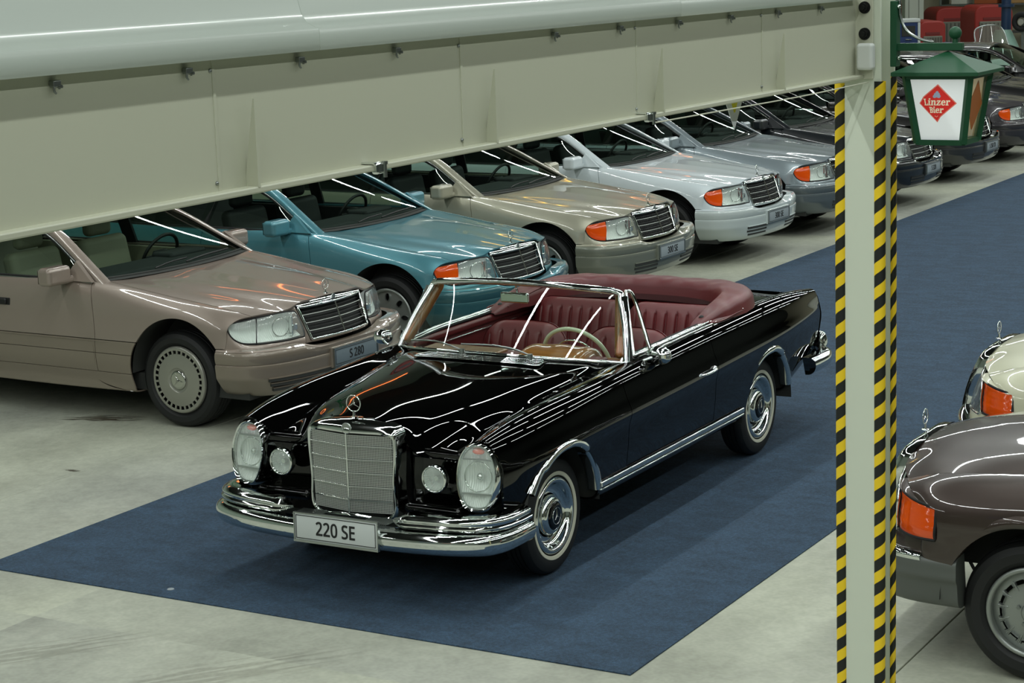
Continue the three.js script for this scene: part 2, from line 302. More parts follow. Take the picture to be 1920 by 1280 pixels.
// ---------------------------------------------------------------- the black open convertible
function ornamentPlate() {}
function buildConvertible() {
  const t = thing('convertible_car', 'black open-top vintage convertible with burgundy leather seats and 220 SE plate on blue carpet', 'car');
  const g = {
    h0: guide([[2.05, 0, 0.904, -0.055], [1.9, 0, 0.917, -0.02], [1.7, 0, 0.936], [1.3, 0, 0.962], [1.0, 0, 0.978], [0.7, 0, 0.988], [0.3, 0, 0.992]]),
    h1: guide([[2.05, 0.17, 0.896, -0.055], [1.9, 0.175, 0.911, -0.02], [1.7, 0.18, 0.931], [1.3, 0.20, 0.957], [1.0, 0.21, 0.973], [0.7, 0.225, 0.983], [0.3, 0.24, 0.987]]),
    h2: guide([[2.05, 0.29, 0.80, -0.05], [1.95, 0.30, 0.848, -0.02], [1.84, 0.317, 0.884], [1.7, 0.345, 0.908], [1.3, 0.40, 0.936], [1.0, 0.43, 0.953], [0.7, 0.46, 0.964], [0.3, 0.50, 0.966]]),
    h3: guide([[2.05, 0.37, 0.745, -0.05], [1.95, 0.378, 0.805, -0.03], [1.84, 0.40, 0.85, -0.01], [1.7, 0.432, 0.878], [1.3, 0.495, 0.907], [1.0, 0.53, 0.929], [0.7, 0.568, 0.946], [0.3, 0.62, 0.953]]),
    h4: guide([[2.05, 0.45, 0.733, -0.075], [1.95, 0.455, 0.772, -0.05], [1.84, 0.47, 0.806, -0.02], [1.7, 0.497, 0.84], [1.3, 0.55, 0.880], [1.0, 0.58, 0.906], [0.7, 0.613, 0.930], [0.3, 0.68, 0.948]]),
    r0: guide([[2.05, 0.525, 0.733, -0.09], [1.85, 0.535, 0.782], [1.6, 0.555, 0.826], [1.3, 0.588, 0.866], [1.0, 0.615, 0.896], [0.75, 0.64, 0.918], [0.5, 0.69, 0.938], [0.3, 0.735, 0.952], [-0.4, 0.742, 0.964], [-1, 0.742, 0.970], [-1.4, 0.71, 0.964], [-1.9, 0.66, 0.93], [-2.4, 0.62, 0.862]]),
    r1: guide([[2.05, 0.60, 0.795, -0.08], [1.7, 0.645, 0.862], [1.4, 0.672, 0.893], [1.0, 0.695, 0.915], [0.6, 0.722, 0.934], [0.3, 0.758, 0.955], [-0.4, 0.765, 0.968], [-1, 0.765, 0.974], [-1.5, 0.748, 0.972], [-2, 0.718, 0.948], [-2.4, 0.69, 0.902]]),
    r2: guide([[2.05, 0.705, 0.842, -0.08], [1.7, 0.735, 0.886], [1.4, 0.752, 0.910], [1.0, 0.768, 0.924], [0.6, 0.78, 0.937], [0.3, 0.787, 0.950], [-0.4, 0.790, 0.966], [-1, 0.790, 0.973], [-1.5, 0.785, 0.972], [-2, 0.768, 0.950], [-2.4, 0.745, 0.906]]),
    r3: guide([[2.05, 0.785, 0.80, -0.08], [1.7, 0.818, 0.847], [1.4, 0.836, 0.872], [1.0, 0.845, 0.889], [0.3, 0.850, 0.912], [-0.4, 0.852, 0.926], [-1, 0.85, 0.932], [-1.5, 0.842, 0.928], [-2, 0.818, 0.908], [-2.4, 0.78, 0.867]]),
    r4: guide([[2.05, 0.815, 0.73, -0.09], [1.7, 0.86, 0.765], [1.4, 0.88, 0.784], [1.0, 0.886, 0.796], [0.3, 0.889, 0.812], [-0.4, 0.889, 0.826], [-1, 0.887, 0.835], [-1.5, 0.877, 0.838], [-2, 0.848, 0.826], [-2.4, 0.797, 0.79]]),
    r5: guide([[2.05, 0.822, 0.675, -0.1], [1.7, 0.884, 0.694], [1.4, 0.905, 0.706], [1.0, 0.912, 0.716], [0.3, 0.915, 0.728], [-0.4, 0.915, 0.742], [-1, 0.912, 0.755], [-1.6, 0.899, 0.768], [-2, 0.864, 0.768], [-2.4, 0.803, 0.74]]),
    r6: guide([[2.05, 0.819, 0.635, -0.1], [1.7, 0.877, 0.655], [1.4, 0.896, 0.668], [1.0, 0.902, 0.678], [0.3, 0.905, 0.69], [-0.4, 0.905, 0.704], [-1, 0.902, 0.717], [-1.6, 0.888, 0.731], [-2, 0.855, 0.732], [-2.4, 0.80, 0.70]]),
    r7: guide([[2.05, 0.805, 0.53, -0.12], [1.7, 0.86, 0.55], [1.4, 0.878, 0.555], [1, 0.886, 0.56], [0.3, 0.889, 0.565], [-1, 0.886, 0.58], [-1.6, 0.868, 0.59], [-2, 0.838, 0.60], [-2.4, 0.785, 0.60]]),
    r8: guide([[2.05, 0.785, 0.45, -0.16], [1.7, 0.84, 0.43], [1.4, 0.86, 0.43], [1, 0.87, 0.43], [0.3, 0.873, 0.43], [-1, 0.871, 0.43], [-1.6, 0.853, 0.435], [-2, 0.815, 0.46], [-2.4, 0.765, 0.51]]),
    r9: guide([[2.05, 0.75, 0.40, -0.22], [1.7, 0.81, 0.36], [1, 0.848, 0.335], [-1, 0.848, 0.335], [-1.6, 0.825, 0.35], [-2, 0.775, 0.41], [-2.4, 0.745, 0.475]]),
    r10: guide([[2.05, 0.62, 0.39, -0.25], [1.7, 0.66, 0.34], [1, 0.68, 0.315], [-1, 0.68, 0.315], [-1.6, 0.66, 0.335], [-2, 0.62, 0.40], [-2.4, 0.60, 0.47]]),
  };
  const flank = surface(['r0', 'r1', 'r2', 'r3', 'r4', 'r5', 'r6', 'r7', 'r8', 'r9', 'r10'].map((k) => g[k]), 2.05, -2.4, 220, 110);
  const arches = [[1.41, 0.31, 0.39], [-1.335, 0.30, 0.385]];
  const archD = (y, z) => Math.min(...arches.map(([c, cy, r]) => Math.hypot(z - c, Math.max(0, y - cy)) - r));
  const outside = clip(flank, (x, y, z) => (x > 0.66 ? archD(y, z) : 1));
  const dz0 = (y) => 0.705 - 0.05 * Math.max(0, (y - 0.86) / 0.1) ** 2, dz1 = () => -0.455, dy0 = 0.425;
  const gap = 0.0028, inDoor = (x, y, z) => Math.min(dz0(y) - z, z - dz1(y), y - dy0, x - 0.752);
  const door = lip(clip(outside, (x, y, z) => inDoor(x, y, z) - gap), 0.012), shell = lip(clip(outside, (x, y, z) => -inDoor(x, y, z) - gap), 0.012);
  part('body', both(shell), M.blackPaint, t);
  for (const s of [1, -1]) {
    const d = part('door', s > 0 ? door : mirrored(door), M.blackPaint, t);
    const h = [tube([[0.908, 0.752, -0.20], [0.936, 0.756, -0.215], [0.945, 0.758, -0.26], [0.945, 0.760, -0.33], [0.937, 0.760, -0.375], [0.908, 0.76, -0.385]], 0.0085, 10), new THREE.SphereGeometry(0.021, 16, 10).scale(0.75, 0.8, 1.2).translate(0.918, 0.760, -0.385), new THREE.SphereGeometry(0.015, 12, 8).scale(0.6, 0.8, 1.3).translate(0.912, 0.752, -0.198)];
    part('door_handle', s > 0 ? join(h) : mirrored(join(h)), M.chrome, d);
  }
  const hoodHalf = surface(['h0', 'h1', 'h2', 'h3', 'h4'].map((k) => g[k]).concat([(s) => { const p = g.r0(s); return [p[0] - 0.004, p[1] + 0.001, p[2]]; }]), 2.05, 0.36, 110, 60);
  const cowlZ = (x) => 0.90 - 0.12 * (x / 0.6) ** 2;
  part('hood', lip(both(clip(hoodHalf, (x, y, z) => z - cowlZ(x) - gap)), 0.012), M.blackPaint, t);
  // cowl: from the hood's rear edge to the windscreen
  const base = (x) => [x, 0.987 - 0.062 * (x / 0.75) ** 2, 0.735 - 0.30 * Math.abs(x / 0.75) ** 2.2];
  part('cowl', lip(both(clip(hoodHalf, (x, y, z) => Math.min(cowlZ(x) - gap - z, z - base(x)[2] + 0.035))), 0.012), M.blackPaint, t);
  {                                              // chrome-barred air intake on the cowl
    const rim = [], slat = [], bed = [], Wv = 0.40, hoodY = spline([0, 0.225, 0.45, 0.56], [0.9875, 0.9825, 0.9645, 0.948]);
    const yz = (x, q, dy = 0) => { const z0 = cowlZ(x) - 0.012, z1 = base(x)[2] + 0.03; return [x, hoodY(Math.abs(x)) + dy, z0 + (z1 - z0) * q]; };
    const line = (q, w, dy) => { const o = []; for (let k = 0; k <= 12; k++) { const x = -w + 2 * w * k / 12; o.push(yz(x, q, dy)); } return o; };
    rim.push(tube([...line(0.04, Wv, 0.006), ...line(0.95, Wv - 0.03, 0.006).reverse()], 0.0042, 8, 120, true));
    for (const q of [0.28, 0.50, 0.72]) slat.push(tube(line(q, Wv - 0.02, 0.007), 0.0026, 6, 36));
    for (const x of [-0.2, 0.0, 0.2]) slat.push(tube([yz(x, 0.05, 0.008), yz(x, 0.5, 0.009), yz(x, 0.94, 0.008)], 0.002, 6));
    bed.push(grid([0.02, 0.5, 0.97].map((q) => line(q, Wv - 0.004, 0.0035)), false));
    const v = part('cowl_vent', rim, M.chrome, t); part('slats', slat, M.chrome, v); part('vent_bed', bed, M.dark, v);
  }
  // rear deck between the fins
  const deck = surface([guide([[-1.2, 0, 0.995], [-1.6, 0, 0.985], [-2.0, 0, 0.945], [-2.4, 0, 0.87]]), guide([[-1.2, 0.3, 0.99], [-1.6, 0.3, 0.98], [-2, 0.29, 0.94], [-2.4, 0.28, 0.866]]), guide([[-1.2, 0.55, 0.975], [-1.6, 0.54, 0.965], [-2, 0.52, 0.925], [-2.4, 0.50, 0.855]]), (s) => { const p = g.r0(s); return [p[0] - 0.004, p[1], p[2]]; }], -1.2, -2.4, 60, 50);
  part('trunk_lid', lip(both(deck), 0.012), M.blackPaint, t);
  {                                              // tail panel
    const L = []; for (const k of ['r0', 'r1', 'r2', 'r3', 'r4', 'r5', 'r6', 'r7', 'r8', 'r9', 'r10']) L.push(g[k](-2.4)); const top = L.slice(0, 3), side = L.slice(2);
    const P = []; for (let i = 0; i <= 14; i++) { const q = i / 14, f = q * (side.length - 1), k = Math.min(side.length - 2, Math.floor(f)), e = f - k, s = side[k].map((v, c) => v + (side[k + 1][c] - v) * e), row = []; for (let j = 0; j <= 16; j++) { const u = j / 16, yTop = 0.87 - 0.006 * u; row.push([s[0] * u, q < 1e-6 ? (u > 0.83 ? yTop + (s[1] - yTop) * (u - 0.83) / 0.17 : yTop) : s[1] + (Math.min(s[1], yTop) - s[1]) * (u < 0.83 ? 1 : (1 - u) / 0.17), -2.4 - 0.05 * (1 - u ** 4) - 0.03 * Math.sin(q * 3)]); } P.push(row); }
    part('tail_panel', both(grid(P, false)), M.blackPaint, t); void top;
    for (const s of [1, -1]) { const l = part('tail_light', box(0.2, 0.16, 0.05, s * 0.66, 0.71, -2.43, 0.02), M.red, t); part('bezel', [box(0.22, 0.012, 0.06, s * 0.66, 0.795, -2.432, 0.004), box(0.22, 0.012, 0.06, s * 0.66, 0.625, -2.432, 0.004), box(0.014, 0.18, 0.06, s * 0.775, 0.71, -2.425, 0.005)], M.chrome, l); }
  }
  // nose: recessed panel beside the grille, inner fender behind it, underside
  {
    const nose = []; for (const s of [1, -1]) nose.push(box(0.36, 0.34, 0.04, s * 0.44, 0.60, 1.915, 0.015), box(0.30, 0.05, 0.10, s * 0.45, 0.745, 1.93, 0.02), box(0.34, 0.06, 0.16, s * 0.46, 0.475, 1.98, 0.028));
    part('nose_panel', nose, M.blackPaint, t);
    part('underbody', [box(1.2, 0.10, 3.3, 0, 0.30, 0.25), box(0.6, 0.2, 0.3, 0, 0.34, 1.7)], M.dark, t);
    for (const [c, cy, r] of arches) for (const s of [1, -1]) part('wheel_housing', [new THREE.CylinderGeometry(r + 0.02, r + 0.02, 0.24, 36, 1, true, Math.PI * 1.5, Math.PI).rotateX(-Math.PI / 2).rotateY(Math.PI / 2).translate(s * 0.735, cy, c), box(0.02, 0.30, 0.66, s * 0.62, cy + 0.24, c)], M.dark, t);
  }
  for (const [c, cy, r] of arches) for (const s of [1, -1]) {                // chrome lips round the wheel openings
    const P = []; for (let i = 0; i <= 48; i++) {
      const a0 = c > 0 ? 0.56 : 0.26, a1 = Math.PI - (c > 0 ? 0.16 : 0.24), a = a0 + (a1 - a0) * i / 48, zz = c + Math.cos(a) * r, yy = cy + Math.sin(a) * r, row = [];
      const x = 0.885 - 0.03 * Math.abs(Math.cos(a)) + (yy > 0.62 ? 0.012 : 0) - (c < 0 ? 0.012 : 0);
      for (const [dr, dx] of [[-0.012, -0.05], [-0.014, 0.0], [-0.010, 0.012], [0.004, 0.022], [0.022, 0.020], [0.034, 0.008], [0.036, -0.02]]) row.push([s * (x + dx), cy + Math.sin(a) * (r + dr), c + Math.cos(a) * (r + dr)]);
      void zz; P.push(row);
    }
    part('wheel_arch_trim', grid(P, s > 0), M.chrome, t);
  }
  for (const s of [1, -1]) {
    const sill = []; for (const [y, w, o] of [[0.398, 0.030, 0.008], [0.371, 0.012, 0.005]]) sill.push(box(0.022, w, 1.93, s * (0.868 + o), y, 0.065, 0.006));
    part('sill_trim', sill, M.chrome, t);
    const belt = (dy, r, x0) => tube([0.32, 0.0, -0.4, -0.8, -1.16].map((z) => { const p = g.r1(z); return [s * (p[0] + x0), p[1] + dy, z]; }), r, 8, 40);
    part('belt_trim', [belt(0.008, 0.010, -0.005), belt(0.004, 0.006, 0.022), belt(0.006, 0.007, -0.03)], M.chrome, t);
    part('window_seal', belt(0.004, 0.009, -0.048), M.rubber, t);
  }
  // grille
  {
    const out = closedCurve([[-0.25, 0.42], [-0.262, 0.6], [-0.274, 0.80], [-0.268, 0.855], [-0.22, 0.885], [-0.1, 0.903], [0, 0.907], [0.1, 0.903], [0.22, 0.885], [0.268, 0.855], [0.274, 0.80], [0.262, 0.6], [0.25, 0.42], [0, 0.408]], 90);
    const inn = [[-0.232, 0.435], [-0.252, 0.80], [-0.238, 0.836], [-0.2, 0.845], [0, 0.848], [0.2, 0.845], [0.238, 0.836], [0.252, 0.80], [0.232, 0.435]];
    const innC = closedCurve([[-0.232, 0.437], [-0.243, 0.62], [-0.252, 0.79], [-0.245, 0.828], [-0.205, 0.843], [-0.1, 0.847], [0, 0.848], [0.1, 0.847], [0.205, 0.843], [0.245, 0.828], [0.252, 0.79], [0.243, 0.62], [0.232, 0.437], [0, 0.433]], 140);
    const outC = closedCurve([[-0.25, 0.42], [-0.262, 0.6], [-0.274, 0.80], [-0.266, 0.858], [-0.22, 0.885], [-0.1, 0.903], [0, 0.907], [0.1, 0.903], [0.22, 0.885], [0.266, 0.858], [0.274, 0.80], [0.262, 0.6], [0.25, 0.42], [0, 0.408]], 140);
    const prow = (x) => 0.045 * (1 - Math.min(1, Math.abs(x) / 0.26));
    const ringG = [[0, 0.0, 1.975], [0, 0.0, 2.01], [0, 0.0, 2.035], [0.06, 0.0, 2.052], [0.2, 1, 2.066], [0.45, 1, 2.074], [0.8, 1, 2.072], [0.97, 1, 2.066], [1, 1, 2.055], [1, 1, 2.0]].map(([q, pr, z]) => { const L = outC.map(([x, y], k) => { const X = x + (innC[k][0] - x) * q, Y = y + (innC[k][1] - y) * q; return [X, Y, z + pr * prow(X) - Math.max(0, Y - 0.85) * 0.5 * (pr ? 1 : 0.6)]; }); L.push(L[0]); return L; });
    const gr = part('grille', creased(grid(ringG, true), 0.8), M.chrome, t);
    const fz = (x) => 2.062 + 0.045 * (1 - Math.min(1, Math.abs(x) / 0.26)), wires = [], hw = (y) => 0.236 + (y - 0.435) * 0.045;
    for (let k = -27; k <= 27; k++) { const x = k * 0.0088; wires.push(box(0.0026, 0.40, 0.003, x, 0.64, fz(x))); }
    for (let k = 0; k < 46; k++) { const y = 0.44 + k * 0.0088; for (const q of [1, -1]) { const w = hw(y), L = Math.hypot(w, 0.045 * w / 0.26); wires.push(box(L, 0.0026, 0.003).rotateY(q * Math.atan(0.045 / 0.26)).translate(q * w / 2, y, (fz(0) + fz(w)) / 2 + 0.001)); } }
    const ms = part('grille_mesh', wires, M.wire, gr); ms.userData.kind = 'stuff';
    part('grille_bed', [outline(inn, 0.01, 0).translate(0, 0, 1.99)], M.dark, gr);
    for (let k = 0; k < 5; k++) { const y = 0.502 + k * 0.0705, b = []; for (const q of [1, -1]) { const w = hw(y), L = Math.hypot(w, 0.045 * w / 0.26); b.push(box(L, 0.007, 0.008, 0, 0, 0, 0.002).rotateY(q * Math.atan(0.045 / 0.26)).translate(q * w / 2, y, (fz(0) + fz(w)) / 2 + 0.004)); } part('grille_bar', b, M.chrome, gr); }
    part('grille_spine', box(0.009, 0.415, 0.012, 0, 0.64, fz(0) + 0.004, 0.003), M.chrome, gr);
    part('badge', [cyl(0.026, 0.026, 0.01, 28).rotateX(Math.PI / 2).translate(0, 0.872, 2.10), new THREE.TorusGeometry(0.026, 0.003, 8, 32).translate(0, 0.872, 2.106)], M.satin, gr);
    for (const s2 of [1, -1]) part('lower_mesh', (() => { const w = []; { for (let k = 0; k < 14; k++) w.push(box(0.003, 0.003, 0.11, s2 * (0.14 + k * 0.011), 0.425, 2.16)); for (let k = 0; k < 9; k++) w.push(box(0.16, 0.003, 0.003, s2 * 0.21, 0.425, 2.11 + k * 0.011)); } return w; })(), M.satin, gr);
  }
  starOrnament(t, [0, 0.912, 2.03], 0.042);
  // headlights, fog lights
  for (const s of [1, -1]) {
    const oc = closedCurve([[0, 0.172], [0.06, 0.155], [0.098, 0.10], [0.118, 0.015], [0.112, -0.05], [0.088, -0.125], [0.055, -0.165], [0, -0.176], [-0.055, -0.165], [-0.085, -0.125], [-0.108, -0.05], [-0.112, 0.02], [-0.098, 0.10], [-0.06, 0.155]], 72);
    const hl = new THREE.Group(); hl.name = 'headlight'; t.add(hl); hl.position.set(s * 0.70, 0.66, 2.0); hl.rotation.set(-0.16, s * 0.10, 0, 'YXZ');
    const ring = (k, z) => oc.map(([x, y]) => [s * x * k * 0.92, y * k * 0.94, z]);
    const bez = []; { const P = [[1.02, -0.13], [1.06, -0.09], [1.07, -0.02], [1.05, 0.012], [1.0, 0.024], [0.93, 0.018], [0.90, 0.004]].map(([k, z]) => { const q = ring(k, z); q.push(q[0]); return q; }); bez.push(creased(grid(P, s < 0), 0.9)); }
    part('bezel', bez, M.chrome, hl);
    const dome = []; { const P = []; for (let i = 0; i <= 10; i++) { const k = 0.93 * i / 10, q = ring(Math.max(k, 0.001), 0.006 + 0.045 * Math.sqrt(Math.max(0, 1 - (i / 10.2) ** 2))); q.push(q[0]); P.push(q); } dome.push(grid(P, s > 0)); const uv = dome[0].attributes.uv, ps = dome[0].attributes.position; for (let i = 0; i < uv.count; i++) uv.setXY(i, ps.getX(i) * 2.5, ps.getY(i) * 2.5); }
    part('lens', dome, M.lens, hl);
    const bowl = []; { const P = []; for (let i = 0; i <= 12; i++) { const f = i / 12, k = 0.94 * (1 - f) + 0.001, q = ring(k, -0.004 - 0.03 * Math.sin(Math.min(1, f * 1.6) * 1.57) - (f > 0.38 ? 0.03 * Math.sin((f - 0.38) / 0.62 * 1.57) : 0)); q.push(q[0]); P.push(q); } bowl.push(grid(P, s < 0)); const uv = bowl[0].attributes.uv, ps = bowl[0].attributes.position; for (let i = 0; i < uv.count; i++) uv.setXY(i, ps.getX(i) * 2.2, ps.getY(i)); }
    part('reflector', bowl, M.reflector, hl);
    part('lamp_divider', [box(0.185, 0.007, 0.045, 0, -0.082, -0.018), box(0.17, 0.007, 0.045, 0, 0.088, -0.018)], M.satin, hl);
    part('indicator_bulb', new THREE.SphereGeometry(0.022, 16, 10).scale(1.5, 0.7, 0.6).translate(0, 0.128, -0.004), M.amber, hl);
    part('inner_lamp', [new THREE.TorusGeometry(0.074, 0.004, 8, 40).translate(0, 0.002, -0.012), new THREE.SphereGeometry(0.02, 16, 10).translate(0, 0.002, -0.035)], M.chrome, hl);
    const fl = new THREE.Group(); fl.name = 'fog_light'; t.add(fl); fl.position.set(s * 0.47, 0.637, 2.03);
    part('bezel', [new THREE.LatheGeometry(curve2([[0.03, -0.07], [0.066, -0.03], [0.073, 0.0], [0.071, 0.014], [0.063, 0.018], [0.058, 0.01]], 18).map((p) => new THREE.Vector2(...p)), 40).rotateX(Math.PI / 2)], M.chrome, fl);
    part('lens', new THREE.SphereGeometry(0.1, 32, 12, 0, 6.2832, 0, 0.63).rotateX(Math.PI / 2).translate(0, 0, -0.068), M.lens, fl);
    part('reflector', new THREE.SphereGeometry(0.064, 28, 14, 0, 6.2832, 0, 1.57).rotateX(-Math.PI / 2).scale(1, 1, 0.7).translate(0, 0, 0.004), M.reflector, fl);
    part('stem', cyl(0.012, 0.012, 0.14, 10).rotateX(Math.PI / 2).translate(0, 0, -0.08), M.chrome, fl);
  }
  // bumpers
  {
    const path = curve2([[0.882, 1.80], [0.882, 1.93], [0.868, 2.03], [0.825, 2.115], [0.74, 2.17], [0.6, 2.215], [0.35, 2.25], [0, 2.265]], 60);
    const full = [...path, ...path.slice(0, -1).reverse().map(([x, z]) => [-x, z])];
    const prof = curve2([[-0.07, 0.412], [-0.02, 0.412], [0.012, 0.402], [0.026, 0.378], [0.026, 0.35], [0.014, 0.322], [-0.012, 0.302], [-0.05, 0.297]], 26);
    const b = part('front_bumper', sweep(prof, full, null, 0.7), M.chrome, t);
    const upPath = curve2([[0.876, 1.80], [0.876, 1.93], [0.86, 2.02], [0.815, 2.092], [0.735, 2.142], [0.6, 2.18], [0.45, 2.20], [0.345, 2.195], [0.315, 2.165]], 60);
    const up = (q) => Math.min(1, (1 - q) * 7 + 0.25);
    const prof2 = curve2([[-0.08, 0.488], [-0.03, 0.488], [0.0, 0.476], [0.010, 0.462], [0.004, 0.448], [0.014, 0.44], [0.013, 0.424], [-0.02, 0.415], [-0.06, 0.415]], 30);
    for (const s of [1, -1]) { const q = sweep(prof2, upPath, (k, o, y) => [o, 0.45 + (y - 0.45) * Math.min(1, up(k))], 0.7); part('upper_bumper', s > 0 ? q : mirrored(q), M.chrome, b); }
    const rp = curve2([[0.90, -2.0], [0.905, -2.2], [0.88, -2.36], [0.78, -2.48], [0.5, -2.54], [0, -2.56]], 50), rfull = [...rp, ...rp.slice(0, -1).reverse().map(([x, z]) => [-x, z])].map(([x, z]) => [-x, z]);
    part('rear_bumper', sweep(prof.map(([o, y]) => [o, y + 0.10]), rfull.map(([x, z]) => [-x, z]).reverse(), null, 0.7), M.chrome, t);
    for (const s of [1, -1]) part('bumper_guard', [new THREE.SphereGeometry(0.06, 20, 14).scale(0.8, 1.3, 0.7).translate(s * 0.78, 0.53, -2.47), box(0.05, 0.14, 0.05, s * 0.78, 0.46, -2.48, 0.02)], M.chrome, t);
  }
  licensePlate(t, '220 SE', 0.50, 0.138, [0.036, 0.389, 2.29], 0, -0.03);
  for (const [z, cy] of [[1.375, 0.305], [-1.375, 0.305]]) for (const s of [1, -1]) wheel(t, 'wheel', 0.312, 0.17, 0.192, [s * 0.705, cy + 0.005, z], s, 'vintage');
  // windscreen
  {
    const topL = (x) => [x, 1.343 - 0.042 * (x / 0.62) ** 2, 0.335 - 0.10 * Math.abs(x / 0.62) ** 2.2];
    const n = 40, P = []; for (let i = 0; i <= 10; i++) { const row = [], q = i / 10; for (let j = 0; j <= n; j++) { const u = -1 + 2 * j / n, a = topL(0.61 * u), b = base(0.735 * u); row.push(a.map((v, c) => v + (b[c] + (c === 1 ? 0.015 : 0) - v) * q)); } P.push(row); }
    part('windshield', grid(P), M.glass, t);
    const fr = []; const sample = (f, w) => { const o = []; for (let i = 0; i <= 20; i++) o.push(f(w * (-1 + i / 10))); return o; };
    const tp = sample((x) => topL(x), 0.575), bt = sample((x) => { const p = base(x); return [p[0], p[1] + 0.012, p[2]]; }, 0.735);
    fr.push(tube(tp, 0.021, 12, 60));
    for (const s of [1, -1]) { const a = topL(s * 0.575), c = topL(s * 0.625), b = base(s * 0.75); fr.push(tube([a, [c[0] - s * 0.004, c[1] - 0.012, c[2]], [c[0] + s * 0.012, c[1] - 0.05, c[2] + 0.022], [(c[0] + b[0]) / 2 + s * 0.01, (c[1] + b[1]) / 2, (c[2] + b[2]) / 2], [b[0], b[1] + 0.01, b[2]]], 0.021, 12, 50)); fr.push(bar([b[0] + s * 0.012, b[1] - 0.01, b[2] - 0.02], [c[0] + s * 0.022, c[1] - 0.03, c[2] + 0.002], 0.03, 0.04)); }
    const wf = part('windshield_frame', fr, M.chrome, t);
    part('lower_seal', tube(bt, 0.011, 10, 60), M.chrome, wf);
    const wd = []; for (const s of [1, -1]) { const a = topL(s * 0.60), b = base(s * 0.70); wd.push(tube([[b[0], b[1] + 0.05, b[2] - 0.055], [(a[0] + b[0]) / 2, (a[1] + b[1]) / 2, (a[2] + b[2]) / 2 - 0.045], [a[0], a[1] - 0.03, a[2] - 0.04]], 0.026, 10, 24)); }
    part('wood_pillar_trim', wd, M.wood, t);
    for (const s of [1, -1]) {                  // front quarter lights
      const A = [s * 0.64, 1.30, 0.20], B = [s * 0.775, 0.975, 0.39], C = [s * 0.785, 0.975, 0.20];
      const q = new THREE.BufferGeometry(); q.setAttribute('position', new THREE.Float32BufferAttribute([...A, ...B, ...C], 3)); q.computeVertexNormals();
      const w = part('quarter_window', q, M.glass, t); part('frame', [tube([B, A], 0.010, 8, 8), tube([A, [A[0] + s * 0.012, A[1] - 0.010, A[2] - 0.035], C], 0.012, 8, 30), tube([C, B], 0.010, 8, 8)], M.chrome, w);
    }
    for (const [x0, dir] of [[-0.12, -1], [0.30, -1]]) {   // wipers, parked
      const b = base(x0), e = base(x0 + dir * 0.40), wp = part('wiper', [tube([[b[0], b[1] + 0.03, b[2] + 0.03], [b[0] - 0.12, b[1] + 0.055, b[2] + 0.01], [(b[0] + e[0]) / 2 - 0.05, (b[1] + e[1]) / 2 + 0.065, (b[2] + e[2]) / 2 - 0.005]], 0.0048, 8), cyl(0.014, 0.018, 0.035, 14).translate(b[0], b[1] + 0.02, b[2] + 0.03)], M.satin, t);
      part('wiper_blade', tube([[b[0] - 0.10, b[1] + 0.045, b[2] - 0.005], [b[0] - 0.25, (b[1] + e[1]) / 2 + 0.06, (b[2] + e[2]) / 2 - 0.012], [e[0] - 0.05, e[1] + 0.055, e[2] - 0.016]], 0.0052, 8), M.satin, wp);
    }
    const im = part('interior_mirror', box(0.185, 0.062, 0.03, -0.03, 1.245, 0.30, 0.012), M.chrome, t);
    part('mirror_stem', tube([[0, 1.335, 0.33], [-0.012, 1.31, 0.315], [-0.02, 1.285, 0.288], [-0.028, 1.262, 0.283]], 0.007, 8), M.chrome, im);
    for (const s of [1, -1]) {
      const my = s > 0 ? 0.962 : 0.985, mz = s > 0 ? 0.285 : 0.44;
      const mm = part('side_mirror', creased(new THREE.LatheGeometry(curve2([[0.0005, 0.03], [0.025, 0.026], [0.044, 0.012], [0.051, -0.008], [0.049, -0.022], [0.046, -0.024]], 24).map((p) => new THREE.Vector2(...p)), 36), 0.9).rotateX(Math.PI / 2).rotateY(s * -0.2).scale(s > 0 ? 1.55 : 1.15, s > 0 ? 1.05 : 0.9, 1.2).translate(s * 0.872, my, mz), M.chrome, t);
      part('mirror_glass', new THREE.CircleGeometry(0.046, 32).rotateY(Math.PI).rotateY(s * -0.2).scale(s > 0 ? 1.55 : 1.15, s > 0 ? 1.05 : 0.9, 1).translate(s * 0.872 + s * 0.004, my, mz - 0.027), M.chrome, mm);
      part('mirror_arm', tube([[s * 0.80, my - 0.03, mz + 0.05], [s * 0.83, my - 0.016, mz + 0.035], [s * 0.862, my - 0.005, mz + 0.02]], 0.010, 8), M.chrome, mm);
    }
  }
  // cabin
  part('cabin_floor', [box(1.44, 0.03, 1.9, 0, 0.33, -0.25), box(0.22, 0.12, 1.2, 0, 0.39, -0.1, 0.04), box(1.4, 0.5, 0.03, 0, 0.6, 0.48), box(1.42, 0.6, 0.03, 0, 0.6, -1.24)], std(0x2a1214, 0.95), t);
  for (const s of [1, -1]) {
    const dt = part('door_trim', [box(0.03, 0.50, 1.66, s * 0.728, 0.69, -0.42, 0.012), box(0.05, 0.05, 1.66, s * 0.715, 0.935, -0.42, 0.02), box(0.06, 0.05, 0.5, s * 0.70, 0.70, -0.1, 0.02)], M.leather, t);
    part('chrome_strip', [box(0.012, 0.012, 1.6, s * 0.71, 0.885, -0.42, 0.004)], M.chrome, dt);
    part('top_latch', [box(0.03, 0.035, 0.09, s * 0.715, 0.985, -0.72, 0.012), new THREE.SphereGeometry(0.018, 12, 10).translate(s * 0.705, 1.0, -0.68)], M.blackPlastic, dt);
  }
